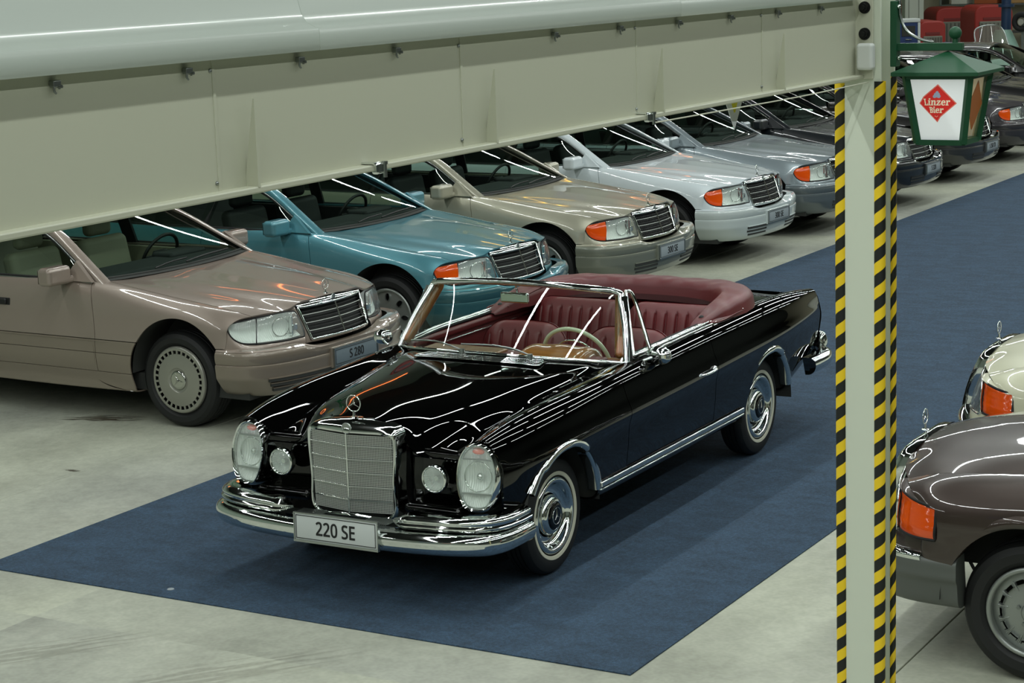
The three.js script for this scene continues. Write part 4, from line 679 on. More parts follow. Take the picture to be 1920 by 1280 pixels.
    const rf = surface([guide([[-1.44, 0, 1.455], [-1.8, 0, 1.487], [-2.2, 0, 1.49], [-2.8, 0, 1.455]]), guide([[-1.44, 0.3, 1.447], [-1.8, 0.3, 1.478], [-2.2, 0.3, 1.481], [-2.8, 0.3, 1.446]]), guide([[-1.44, 0.52, 1.425], [-1.8, 0.52, 1.452], [-2.2, 0.51, 1.457], [-2.8, 0.52, 1.42]]), (z) => [rx(z) - 0.055, ry(z) + 0.02, z]], -1.47, -2.8, 30, 30);
    part('roof', lip(both(rf), 0.02), up, t);
    part('headliner', (() => { const q = both(rf); q.translate(0, -0.03, 0); return q; })(), M.seatDark, t);
    const R = []; for (let i = 0; i <= 8; i++) { const q = i / 8, row = []; for (let j = 0; j <= 20; j++) { const u = -1 + j / 10; row.push([u * (0.60 + 0.11 * q), 1.455 - 0.03 * u * u + (1.03 - 1.45) * q, -2.8 - 0.48 * q + 0.04 * u * u]); } R.push(row); }
    part('rear_window', grid(R), M.tint, t);
  }
  // cabin
  part('dashboard', [box(1.5, 0.16, 0.42, 0, 0.95, -0.93, 0.06), box(0.42, 0.06, 0.22, 0.38, 1.03, -1.02, 0.03)], M.seatDark, t);
  const sw = new THREE.Group(); sw.name = 'steering_wheel'; t.add(sw); sw.position.set(0.38, 1.0, -1.22); sw.rotation.x = 0.45;
  part('rim', new THREE.TorusGeometry(0.19, 0.014, 10, 48), M.blackPlastic, sw); part('hub', [box(0.16, 0.1, 0.05, 0, 0, 0, 0.02), box(0.36, 0.035, 0.02, 0, 0, 0, 0.008), cyl(0.03, 0.03, 0.2, 12).rotateX(1.57).translate(0, -0.02, 0.1)], M.blackPlastic, sw);
  for (const x of [0.38, -0.38]) { const s = part('front_seat', [box(0.52, 0.62, 0.15, 0, 0.31, 0, 0.06).rotateX(-0.22).translate(x, 0.52, -1.72), box(0.52, 0.16, 0.5, x, 0.5, -1.45, 0.06)], seats, t); part('headrest', box(0.27, 0.17, 0.1, x, 1.22, -1.87, 0.045), seats, s); }
  const rs = part('rear_seat', [box(1.3, 0.6, 0.16, 0, 0.3, 0, 0.06).rotateX(-0.25).translate(0, 0.55, -2.75), box(1.3, 0.16, 0.5, 0, 0.52, -2.5, 0.06)], seats, t); void rs;
  part('door_card', [box(0.03, 0.5, 2.4, 0.80, 0.75, -1.95, 0.01), box(0.03, 0.5, 2.4, -0.80, 0.75, -1.95, 0.01)], seats, t);
  return t;
}

// ---------------------------------------------------------------- older saloons with upright chrome grilles (right edge)
function buildOlderSaloon(o) {
  const t = thing('saloon_car', o.label, 'car');
  const up = paint(o.color, o.metal, 0.32), low = std(o.bumper, 0.42);
  const f0 = guide([[0.66, 0.60, 0.808, -0.03], [0.47, 0.645, 0.858], [0.15, 0.675, 0.895], [-0.3, 0.695, 0.94], [-0.72, 0.71, 0.98]]);
  const hood = [
    guide([[0.72, 0, 0.882, 0.0], [0.6, 0, 0.918], [0.45, 0, 0.945], [0.2, 0, 0.974], [-0.2, 0, 1.0], [-0.72, 0, 1.02]]),
    guide([[0.72, 0.2, 0.874, 0.0], [0.6, 0.205, 0.911], [0.45, 0.21, 0.938], [0.2, 0.215, 0.967], [-0.72, 0.23, 1.015]]),
    guide([[0.72, 0.335, 0.842, -0.01], [0.6, 0.36, 0.885], [0.45, 0.385, 0.915], [0.2, 0.40, 0.948], [-0.72, 0.43, 1.005]]),
    guide([[0.72, 0.46, 0.826, -0.03], [0.6, 0.49, 0.862], [0.45, 0.52, 0.893], [0.2, 0.545, 0.93], [-0.72, 0.57, 0.995]]),
    (s) => { const p = f0(Math.min(s, 0.66)); return [p[0] - 0.004, p[1], p[2]]; },
  ];
  const rows = [f0,
    guide([[0.66, 0.70, 0.812, -0.07], [0.45, 0.735, 0.848], [0.1, 0.765, 0.883], [-0.3, 0.785, 0.925], [-0.72, 0.80, 0.968], [-1.6, 0.81, 0.975], [-2.9, 0.80, 0.975], [-4.05, 0.70, 0.92]]),
    guide([[0.66, 0.775, 0.785, -0.12], [0.45, 0.805, 0.806], [0.1, 0.835, 0.83], [-0.3, 0.85, 0.86], [-0.72, 0.86, 0.89], [-1.6, 0.866, 0.895], [-2.9, 0.86, 0.895], [-4.05, 0.76, 0.84]]),
    guide([[0.66, 0.815, 0.70, -0.16], [0.45, 0.85, 0.715], [0.1, 0.875, 0.725], [-0.72, 0.892, 0.74], [-1.6, 0.895, 0.745], [-2.9, 0.89, 0.745], [-4.1, 0.80, 0.71]]),
    guide([[0.66, 0.83, 0.60, -0.17], [0.45, 0.862, 0.60], [0.1, 0.885, 0.605], [-0.72, 0.90, 0.61], [-2.9, 0.90, 0.61], [-4.1, 0.81, 0.60]]),
    guide([[0.66, 0.835, 0.54, -0.18], [0.45, 0.868, 0.53], [0.1, 0.885, 0.52], [-0.72, 0.895, 0.50], [-2.9, 0.895, 0.50], [-4.1, 0.81, 0.52]]),
    guide([[0.66, 0.80, 0.42, -0.2], [0.1, 0.86, 0.38], [-0.72, 0.875, 0.34], [-2.9, 0.875, 0.34], [-4.05, 0.79, 0.42]]),
    guide([[0.66, 0.70, 0.36, -0.22], [0.1, 0.76, 0.30], [-0.72, 0.80, 0.26], [-2.9, 0.80, 0.26], [-4.0, 0.7, 0.36]]),
  ];
  const belt = (s) => { const p = rows[1](s); return [p[0] - 0.05, p[1] + 0.004, p[2]]; };
  const all = join([surface(rows, 0.66, -0.72, 70, 80), surface([belt, ...rows.slice(1)], -0.72, -4.05, 90, 74)]);
  const arches = [[0.0, 0.345, 0.375], [-2.935, 0.335, 0.37]];
  const archD = (y, z) => Math.min(...arches.map(([c, cy, r]) => Math.hypot(z - c, Math.max(-0.1, y - cy)) - r));
  const side = clip(all, (x, y, z) => (x > 0.62 ? archD(y, z) : 1)), g = 0.0026, dz = (y) => -0.72 - 0.02 * y;
  const front = clip(side, (x, y, z) => Math.min(z - dz(y) - g, z > 0.2 ? y - 0.50 : 1, Math.max(0.422 - z, y - 0.752, 0.608 - y))), rest = clip(side, (x, y, z) => dz(y) - g - z);
  for (const s of [1, -1]) {
    const w = (q) => (s > 0 ? q : mirrored(q));
    part('fender', w(lip(front, 0.012)), up, t);
    part('front_door', w(lip(clip(rest, (x, y, z) => Math.min(z + 1.82, y - 0.40)), 0.012)), up, t);
    part('rear_quarter', w(lip(clip(rest, (x, y, z) => Math.min(-1.825 - z, y - 0.40)), 0.012)), up, t);
    part('side_cladding', w(lip(clip(rest, (x, y) => 0.396 - y), 0.012)), low, t);
    const P = []; for (let i = 0; i <= 40; i++) { const a = 0.42 + (Math.PI - 0.6) * i / 40, r = 0.375; P.push([[0.87, -0.004], [0.897, 0.0], [0.899, 0.022], [0.888, 0.042], [0.874, 0.05]].map(([x, dr]) => [x - 0.045 * Math.max(0, Math.cos(a)) , 0.345 + Math.sin(a) * (r + dr), Math.cos(a) * (r + dr)])); }
    part('arch_flare', w(grid(P, true)), up, t);
    // wrap-round indicator with moulded ribs
    const L = []; for (let i = 0; i <= 14; i++) { const y = 0.788 - 0.172 * i / 14, rib = 0.004 * Math.abs(Math.sin(i / 14 * Math.PI * 5)), row = []; for (let j = 0; j <= 16; j++) { const u = j / 16, a = 1.57 * u ** 0.8, top = i < 2 ? 0.012 * (2 - i) * u : 0; row.push([0.735 + 0.134 * Math.sin(a) + rib * 0.6 - (y > 0.66 ? (y - 0.66) * 0.28 : 0), y - top * 0.5 - 0.022 * u * (1 - i / 14), 0.415 + 0.205 * (1 - u) ** 0.9 - 0.0 + rib * 0.5 * (1 - u)]); } L.push(row); }
    const hl = new THREE.Group(); hl.name = 'headlight'; t.add(hl);
    part('indicator', w(grid(L, true)), M.amber, hl);
    const edge = [...L.map((r) => r[16]), ...L[14].slice().reverse(), ...L.map((r) => r[0]).reverse(), ...L[0]].filter((p, i) => i % 2 === 0);
    part('seal', [w(tube(edge, 0.007, 6, 80, true))], M.rubber, hl);
    part('indicator_back', [w(grid(L.map((r) => r.map((p) => [p[0] - 0.03, p[1], p[2] - 0.03])), true))], std(0xb34a12, 0.4), hl);
    const H = patch([[0.31, 0.80, 0.725], [0.55, 0.79, 0.68], [0.725, 0.765, 0.625]], [[0.30, 0.60, 0.80], [0.55, 0.60, 0.745], [0.735, 0.61, 0.63]], 24, 12, 0.012);
    part('lens', w(H), M.lens, hl); part('reflector', w(patch([[0.31, 0.79, 0.68], [0.55, 0.78, 0.64], [0.725, 0.755, 0.59]], [[0.30, 0.61, 0.74], [0.55, 0.61, 0.69], [0.735, 0.62, 0.59]], 12, 6, -0.05)), M.reflector, hl);
    part('lamp_frame', w(tube([[0.31, 0.80, 0.725], [0.55, 0.79, 0.68], [0.725, 0.765, 0.628], [0.738, 0.69, 0.632], [0.735, 0.61, 0.635], [0.55, 0.60, 0.745], [0.30, 0.60, 0.80], [0.30, 0.70, 0.765]], 0.008, 6, 80, true)), M.chrome, hl);
    part('fender_nose', w(patch([[0.60, 0.812, 0.63], [0.68, 0.806, 0.60], [0.76, 0.79, 0.545], [0.80, 0.772, 0.50]], [[0.60, 0.800, 0.66], [0.70, 0.792, 0.632], [0.785, 0.778, 0.556], [0.822, 0.764, 0.49]], 20, 6, 0.008)), up, t); part('lamp_sill', w(patch([[0.30, 0.602, 0.795], [0.55, 0.60, 0.74], [0.735, 0.607, 0.63], [0.80, 0.605, 0.56], [0.84, 0.605, 0.47]], [[0.30, 0.55, 0.80], [0.55, 0.55, 0.75], [0.745, 0.55, 0.64], [0.815, 0.55, 0.56], [0.855, 0.55, 0.46]], 24, 4, 0.004)), up, t);
  }
  part('hood', lip(both(surface(hood, 0.72, -0.72, 70, 50)), 0.012), up, t);
  // grille shell
  {
    const zc = (y) => 0.735 + 0.13 * Math.sin(Math.min(1, Math.max(0, (0.895 - y) / 0.42)) * 1.57), Y = []; for (let i = 0; i <= 16; i++) Y.push(0.862 - 0.402 * i / 16);
    const face = (k0, k1, dz2) => grid(Y.map((y) => [0, 1, 2, 3, 4].map((j) => { const x = k0 + (k1 - k0) * j / 4; return [x, y, zc(y) + dz2]; })), true);
    const outC = closedCurve([[-0.30, 0.46], [-0.312, 0.62], [-0.315, 0.79], [-0.295, 0.862], [-0.22, 0.886], [0, 0.895], [0.22, 0.886], [0.295, 0.862], [0.315, 0.79], [0.312, 0.62], [0.30, 0.46], [0, 0.452]], 120), innC = closedCurve([[-0.27, 0.485], [-0.28, 0.62], [-0.282, 0.77], [-0.265, 0.815], [-0.2, 0.832], [0, 0.838], [0.2, 0.832], [0.265, 0.815], [0.282, 0.77], [0.28, 0.62], [0.27, 0.485], [0, 0.48]], 120);
    const ringG = [[0, -0.05], [0, -0.02], [0.04, 0.0], [0.2, 0.012], [0.5, 0.016], [0.85, 0.012], [1, 0.002], [1, -0.03]].map(([q, dz2]) => { const L = outC.map(([x, y], k) => { const X = x + (innC[k][0] - x) * q, Y2 = y + (innC[k][1] - y) * q; return [X, Y2, zc(Y2) + dz2]; }); L.push(L[0]); return L; });
    const gr = part('grille', creased(grid(ringG, true), 0.8), M.chrome, t);
    part('grille_bed', face(-0.275, 0.275, -0.02), M.dark, gr);
    for (let k = 1; k < 6; k++) { const y = 0.83 - 0.37 * k / 6; part('grille_bar', tube([[-0.27, y, zc(y)], [0, y, zc(y) + 0.004], [0.27, y, zc(y)]], 0.004, 6, 10), M.chrome, gr); }
    part('grille_spine', tube(Y.slice(2).map((y) => [0, y, zc(y) + 0.008]), 0.006, 6, 20), M.chrome, gr);
  }
  starOrnament(t, [0, 0.893, 0.75], 0.036);
  {
    const path = curve2([[0.868, 0.315], [0.862, 0.46], [0.83, 0.60], [0.75, 0.71], [0.6, 0.79], [0.35, 0.855], [0, 0.88]], 44), full = [...path, ...path.slice(0, -1).reverse().map(([x, z]) => [-x, z])];
    const bend = (k, q, y, x, z) => [q - Math.max(0, 0.5 - y) * 0.1 * Math.max(0, (Math.abs(x) - 0.55) / 0.3), y < 0.40 ? y + 0.0 * z : y];
    part('bumper_cap', sweep(curve2([[-0.08, 0.553], [-0.02, 0.556], [0.012, 0.545], [0.016, 0.525], [0.012, 0.518]], 14), full.slice(6, -6), bend, 0.5), M.chrome, t);
    part('front_bumper', sweep(curve2([[-0.10, 0.542], [-0.02, 0.540], [0.008, 0.525], [0.014, 0.48], [0.016, 0.44], [0.006, 0.425], [0.004, 0.415], [0.0, 0.36], [-0.014, 0.315], [-0.05, 0.30], [-0.12, 0.30]], 40), full, bend, 0.5), low, t);
    const rp = curve2([[0.895, -3.45], [0.885, -3.8], [0.83, -4.05], [0.6, -4.16], [0, -4.2]], 24), rf = [...rp.map(([x, z]) => [-x, z]), ...rp.slice(0, -1).reverse()];
    part('rear_bumper', sweep(curve2([[-0.08, 0.56], [0.0, 0.55], [0.015, 0.48], [0.0, 0.36], [-0.06, 0.31]], 14), rf, null, 0.5), low, t);
  }
  part('inner_body', [box(1.2, 0.3, 1.1, 0, 0.60, -0.12), box(1.4, 0.12, 3.7, 0, 0.30, -2.0), box(1.5, 0.5, 0.05, 0, 0.62, -0.74), box(1.3, 0.4, 0.9, 0, 0.62, -3.5)], M.dark, t);
  { const wells = []; for (const [c, cy, r] of arches) for (const s of [1, -1]) wells.push(new THREE.CylinderGeometry(r + 0.02, r + 0.02, 0.30, 32, 1, true, Math.PI * 1.5, Math.PI).rotateX(-Math.PI / 2).rotateY(Math.PI / 2).translate(s * 0.71, cy, c)); for (let i = 0; i < 4; i++) part('wheel_housing', wells[i], M.dark, t); }
  part('brake_hose', tube([[0.72, 0.49, 0.30], [0.74, 0.46, 0.27], [0.745, 0.435, 0.22], [0.74, 0.43, 0.16]], 0.008, 8), M.rubber, t);
  for (const z of [0, -2.935]) for (const s of [1, -1]) wheel(t, 'wheel', 0.316, 0.205, 0.195, [s * 0.70, 0.316, z], s, 'slots');
  {
    const rail = [[-0.72, 0.785, 0.985], [-1.05, 0.71, 1.15], [-1.35, 0.645, 1.28], [-1.6, 0.61, 1.355], [-2.2, 0.60, 1.385], [-2.7, 0.61, 1.345], [-3.1, 0.66, 1.17], [-3.4, 0.70, 0.995]], rx = spline(rail.map((p) => p[0]), rail.map((p) => p[1])), ry = spline(rail.map((p) => p[0]), rail.map((p) => p[2]));
    for (const s of [1, -1]) {
      const w = (q) => (s > 0 ? q : mirrored(q)), P = []; for (let i = 0; i <= 50; i++) { const z = -0.68 - 2.74 * i / 50; P.push([[rx(z) - 0.06, ry(z) + 0.018, z], [rx(z) - 0.02, ry(z) + 0.02, z], [rx(z) + 0.014, ry(z) + 0.002, z], [rx(z) + 0.014, ry(z) - 0.04, z]]); }
      part('roof_pillar', w(lip(grid(P), 0.01)), up, t);
      const G = []; for (let i = 0; i <= 24; i++) { const z = -0.84 - 2.35 * i / 24, b = rows[1](z), row = []; for (let j = 0; j <= 5; j++) { const q = j / 5, ty = ry(z) - 0.04; row.push([rx(z) + 0.006 + (b[0] - 0.012 - rx(z)) * q, ty + (Math.min(b[1], ty) - ty) * q, z]); } G.push(row); }
      part('side_window', w(grid(G)), M.tint, t);
      part('window_trim', w(tube([-0.78, -1.6, -2.4, -3.2].map((z) => [rows[1](z)[0] + 0.01, rows[1](z)[1] + 0.002, z]), 0.008, 6, 30)), M.chrome, t);
      part('door_mirror', w(box(0.2, 0.11, 0.12, 0.92, 1.03, -0.95, 0.03)), up, t);
    }
    const W2 = [], R = []; for (let i = 0; i <= 8; i++) { const q = i / 8, a = [], b = []; for (let j = 0; j <= 20; j++) { const u = -1 + j / 10; a.push([u * (0.58 + 0.16 * q), 1.40 - 0.03 * u * u - (0.38 - 0.03 * u * u) * q, -1.5 - 0.06 * u * u + 0.84 * q]); b.push([u * (0.57 + 0.1 * q), 1.38 - 0.03 * u * u - 0.37 * q, -2.75 - 0.5 * q]); } W2.push(a); R.push(b); }
    part('windshield', grid(W2), M.tint, t); part('rear_window', grid(R), M.tint, t);
    part('roof', lip(both(surface([guide([[-1.5, 0, 1.405], [-2.1, 0, 1.437], [-2.75, 0, 1.395]]), guide([[-1.5, 0.35, 1.392], [-2.1, 0.35, 1.422], [-2.75, 0.35, 1.38]]), (z) => [rx(z) - 0.05, ry(z) + 0.02, z]], -1.5, -2.75, 20, 20)), 0.02), up, t);
    part('trunk_lid', both(surface([guide([[-3.2, 0, 1.01], [-4.05, 0, 0.95]]), guide([[-3.2, 0.4, 1.005], [-4.05, 0.38, 0.945]]), belt], -3.2, -4.05, 12, 12)), up, t);
    part('tail_panel', box(1.5, 0.4, 0.04, 0, 0.74, -4.06, 0.02), up, t);
  }
  for (const x of [0.36, -0.36]) part('front_seat', [box(0.5, 0.6, 0.15, 0, 0.3, 0, 0.06).rotateX(-0.22).translate(x, 0.5, -1.7), box(0.5, 0.16, 0.5, x, 0.48, -1.42, 0.06), box(0.26, 0.16, 0.1, x, 1.17, -1.85, 0.045)], M.seatDark, t);
  part('dashboard', box(1.4, 0.16, 0.4, 0, 0.92, -0.95, 0.06), M.seatDark, t);
  return t;
}

// ---------------------------------------------------------------- the hall
const HX0 = -17.6, HX1 = 7, HZ0 = -48, HZ1 = 12;
{
  const n1 = lattice(64, 3), n2 = lattice(64, 4), n3 = lattice(256, 8), n4 = lattice(512, 13);
  const concrete = noiseTex(1024, (u, v) => {
    const a = n1(u * 6, v * 6), b = n2(u * 24, v * 16), c = n3(u * 128, v * 128), d = n4(u * 512, v * 512), st = Math.max(0, n2(u * 10 + 3, v * 10) - 0.72) * 1.0;
    const k = 0.93 + 0.13 * (a - 0.5) + 0.10 * (b - 0.5) + 0.06 * (c - 0.5) + 0.07 * (d - 0.5) - 0.35 * st;
    return [172 * k, 175 * k, 160 * k - 6 * (a - 0.5)];
  });
  concrete.repeat.set(1 / 7, 1 / 7);
  const rough = noiseTex(512, (u, v) => { const k = 120 + 60 * n2(u * 16, v * 16) + 40 * (n3(u * 128, v * 128) - 0.5); return [k, k, k]; }, false); rough.repeat.set(1 / 5, 1 / 5);
  M.floor = std(0xffffff, 1, 0, { map: concrete, roughnessMap: rough });
  const bed = struct('floor', box(HX1 - HX0, 0.3, HZ1 - HZ0, (HX0 + HX1) / 2, -0.19, (HZ0 + HZ1) / 2), std(0x20211e, 0.95));
  const xs = [HX0, -14.83, -8.83, -2.83, 3.17, HX1], zs = [HZ1, 4, -4.9, -16.9, -28.9, HZ0];
  for (let i = 0; i < 5; i++) for (let j = 0; j < 5; j++) {
    const q = new RoundedBoxGeometry(xs[i + 1] - xs[i] - 0.006, 0.06, zs[j] - zs[j + 1] - 0.006, 2, 0.004).translate((xs[i] + xs[i + 1]) / 2, -0.03, (zs[j] + zs[j + 1]) / 2);
    const u = q.attributes.uv, p = q.attributes.position; for (let k = 0; k < u.count; k++) u.setXY(k, p.getX(k), p.getZ(k));
    part('floor_slab', q, M.floor, bed);
  }
  const fz = lattice(128, 31), fy = lattice(512, 32), fw = lattice(32, 33);
  const felt = noiseTex(1024, (u, v) => { const k = 0.86 + 0.16 * (fw(u * 12, v * 28) - 0.3) + 0.22 * (fz(u * 128, v * 128) - 0.5) + 0.30 * (fy(u * 512, v * 512) - 0.5), l = Math.max(0, fy(u * 512 + 9, v * 512 + 40) - 0.93) * 3; return [52 * k + 60 * l, 75 * k + 60 * l, 97 * k + 60 * l]; });
  const pile = noiseTex(512, (u, v) => { const k = 255 * fy(u * 512, v * 512); return [k, k, k]; }, false);
  felt.repeat.set(1 / 1.6, 1 / 1.6); pile.repeat.set(1 / 0.8, 1 / 0.8);
  const cg = new RoundedBoxGeometry(3.995, 0.007, 38.5, 2, 0.003).translate(-5.8825, 0.0035, -7.51 - 19.25); const u = cg.attributes.uv, p = cg.attributes.position; for (let k = 0; k < u.count; k++) u.setXY(k, p.getX(k), p.getZ(k));
  single('carpet', cg, std(0xffffff, 0.97, 0, { map: felt, bumpMap: pile, bumpScale: 0.003 }), 'long dark blue felt carpet runner laid on the concrete floor', 'carpet');
  const wall = std(0x9fae9f, 0.85), ceil = std(0x1d201f, 0.95), W = HX1 - HX0, D = HZ1 - HZ0, h = CEILING_Y + 0.5;
  struct('wall_left', box(0.3, h, D, HX0 - 0.15, h / 2, (HZ0 + HZ1) / 2), wall);
  struct('wall_right', box(0.3, h, D, HX1 + 0.15, h / 2, (HZ0 + HZ1) / 2), std(0x3c423d, 0.85));
  struct('wall_far', box(W + 0.6, h, 0.3, (HX0 + HX1) / 2, h / 2, HZ0 - 0.15), std(0xc4bfa6, 0.85));
  struct('wall_near', box(W + 0.6, h, 0.3, (HX0 + HX1) / 2, h / 2, HZ1 + 0.15), std(0x8d968b, 0.85));
  struct('ceiling', box(W + 0.6, 0.3, D + 0.6, (HX0 + HX1) / 2, h + 0.15, (HZ0 + HZ1) / 2), ceil);
}
// fluorescent battens: white trough, glowing tube and its light
{
  const trough = new RoundedBoxGeometry(0.11, 0.07, TUBE_LEN, 2, 0.01), tb = cyl(0.014, 0.014, TUBE_LEN - 0.06, 10).rotateX(Math.PI / 2), white = std(0xdedfd8, 0.5);
  const glow = std(0xffffff, 0.4, 0, { emissive: TUBE_COLOR, emissiveIntensity: 2.5 });
  const n = Math.floor((TUBE_Z1 - TUBE_Z0) / (TUBE_LEN + TUBE_GAP));
  for (const x of TUBE_ROWS) for (let k = 0; k < n; k++) {
    const z = TUBE_Z0 + (k + 0.5) * (TUBE_LEN + TUBE_GAP), t = thing('ceiling_lamp', 'white fluorescent batten hung in a long row under the hall ceiling', 'lamp', 'fluorescent battens under the ceiling');
    t.position.set(x, CEILING_Y, z);
    part('housing', trough, white, t); part('tube', tb, glow, t).position.y = -0.05;
    part('hanger', [cyl(0.006, 0.006, 0.46, 6).translate(0, 0.26, TUBE_LEN * 0.4), cyl(0.006, 0.006, 0.46, 6).translate(0, 0.26, -TUBE_LEN * 0.4)], M.satin, t);
    const l = new THREE.RectAreaLight(TUBE_COLOR, TUBE_INTENSITY, 0.10, TUBE_LEN - 0.06); l.rotation.x = -Math.PI / 2; l.position.y = -0.068; l.name = 'tube_light'; t.add(l);
  }
}
// ---------------------------------------------------------------- steel gallery beam in front
{
  const steel = std(0xbfc1ad, 0.42), panelMat = phys(0xb9c2b9, 0.3, 0, { clearcoat: 0.6, clearcoatRoughness: 0.12 }), flangeMat = steel, X = -2.44, Z0 = -0.6, Z1 = -6.58;  // one cream paint: steel tinted warm, panelMat cool, for the bounced light
  const b = thing('steel_beam', 'cream painted steel gallery beam with ribs cut to their lit wedge and a sheet parapet crossing above the cars', 'beam');
  const zp = [-0.6, -1.22, -2.14, -3.065, -3.985, -4.90, -5.77, -6.585];            // web plates between the welded seams
  const WX = X - 0.029;
  for (let i = 0; i + 1 < zp.length; i++) {
    part('web_plate', box(0.008, 0.268, zp[i] - zp[i + 1] - 0.002, WX - 0.004 - 0.0008 * (i % 2), 2.866, (zp[i] + zp[i + 1]) / 2), steel, b);
    if (i < 6) {
      part('weld_seam', box(0.004, 0.262, 0.009, WX, 2.866, zp[i + 1], 0.0015), steel, b);
      for (const y of [2.972, 2.752]) part('rivet', new THREE.SphereGeometry(0.0045, 10, 8).translate(WX, y, zp[i + 1] + 0.009), M.steel, b);
    }
  }
  for (const z of [-1.31, -2.225, -3.155, -4.093, -5.008, -5.883]) { const s = new THREE.Shape([[-0.034, 0], [0, 0], [0, 0.176], [-0.0025, 0.176]].map((p) => new THREE.Vector2(...p))); part('rib', new THREE.ExtrudeGeometry(s, { depth: 0.006, bevelEnabled: true, bevelSize: 0.0008, bevelThickness: 0.0008, bevelSegments: 1 }).translate(X, 2.735, z - 0.003), flangeMat, b); }  // full-height ribs cut along their shadow edge: shade put into the shape
  part('lower_flange', [box(0.10, 0.014, Z0 - Z1 + 0.06, X - 0.05, 2.729, (Z0 + Z1) / 2 - 0.03, 0.004)], flangeMat, b);
  {                                              // folded sheet: fascia, rounded edge, leaning parapet
    const prof = [[-0.03, 2.992], [0.002, 2.994], [0.004, 2.998], [0.004, 3.032], [0.0035, 3.0355], [0.002, 3.038], [-0.0005, 3.0395], [-0.004, 3.0405], [-0.028, 3.052], [-0.040, 3.07], [-0.075, 3.20], [-0.11, 3.34], [-0.12, 3.34], [-0.085, 3.19]];
    for (const [a, c] of [[Z0, -3.38], [-3.381, -5.12], [-5.121, Z1 + 0.02]]) part('parapet_sheet', sweep(prof, [[X, a], [X, (a + c) / 2], [X, c]].reverse(), null, 0.7, false), panelMat, b);
  }
  const clip = (z) => [box(0.012, 0.012, 0.020, WX + 0.008, 2.977, z, 0.002), new THREE.TorusGeometry(0.007, 0.0022, 6, 14, 4.4).rotateY(Math.PI / 2).translate(WX + 0.011, 2.967, z), cyl(0.003, 0.003, 0.012, 8).rotateZ(Math.PI / 2).translate(WX + 0.014, 2.972, z - 0.004)];
  for (let k = 0; k < 11; k++) if (k !== 4) part('cable_clip', clip(-2.617 - 0.3625 * k), M.steel, b);
  part('end_plate', box(0.088, 0.30, 0.012, X - 0.012, 2.87, -6.596, 0.003), steel, b);
  for (const y of [2.966, 2.876]) part('bolt', [cyl(0.0155, 0.0155, 0.012, 6).rotateX(Math.PI / 2).translate(X + 0.003, y, -6.580), cyl(0.021, 0.021, 0.004, 20).rotateX(Math.PI / 2).translate(X + 0.003, y, -6.588), cyl(0.008, 0.008, 0.014, 12).rotateX(Math.PI / 2).translate(X + 0.003, y, -6.568)], std(0x1a1c1b, 0.5, 0.5), b);
  single('junction_box', box(0.060, 0.092, 0.04, X + 0.014, 2.799, -6.57, 0.012), std(0xd2d6d2, 0.45), 'small white plastic box at the end of the beam below two bolts', 'junction box');
  for (const z of [-3.58, -4.91]) { const c = thing('wire_clamp', z > -4 ? 'shiny wire clamp on the beam edge above the teal saloon' : 'shiny wire clamp on the beam edge where the string starts', 'clamp'); part('clamp_band', [box(0.018, 0.026, 0.035, X, 2.728, z, 0.006), box(0.05, 0.005, 0.022, X - 0.02, 2.740, z + 0.012, 0.002)], M.chrome, c); part('clamp_screw', [cyl(0.0045, 0.0045, 0.03, 10).translate(X + 0.010, 2.722, z - 0.010), cyl(0.007, 0.007, 0.007, 6).translate(X + 0.010, 2.739, z - 0.010)], M.satin, c); }
  single('string', tube([[X + 0.004, 2.711, -4.93], [X + 0.006, 2.7075, -5.5], [X + 0.008, 2.705, -6.0], [X + 0.02, 2.711, -6.58]], 0.0022, 6, 40), std(0xc9cab8, 0.7), 'thin pale string stretched along the lower edge of the beam', 'string');
  { const t = thing('pennant', 'white triangular pennant with a yellow emblem hanging below the beam', 'pennant'); const s = new THREE.Shape([[-0.078, 0.02], [0.078, 0.02], [0, -0.088]].map((p) => new THREE.Vector2(...p)));
    part('cloth', new THREE.ExtrudeGeometry(s, { depth: 0.0016, bevelEnabled: false }).rotateY(Math.PI / 2).translate(-2.55, 2.708, -5.73), std(0xd7dcdf, 0.8), t);
    const e = new THREE.Shape([[-0.026, 0.018], [-0.012, 0.018], [0, -0.004], [0.012, 0.018], [0.026, 0.018], [0.026, 0.006], [0.004, -0.03], [-0.004, -0.03], [-0.026, 0.006]].map((p) => new THREE.Vector2(...p)));
    part('emblem', new THREE.ExtrudeGeometry(e, { depth: 0.001, bevelEnabled: false }).rotateY(Math.PI / 2).translate(-2.5483, 2.704, -5.73), std(0xd9d02a, 0.7), t);
    part('pennant_cord', tube([[-2.55, 2.735, -5.62], [-2.55, 2.728, -5.73], [-2.55, 2.735, -5.84]], 0.002, 6), std(0xc9cab8, 0.7), t); }
}
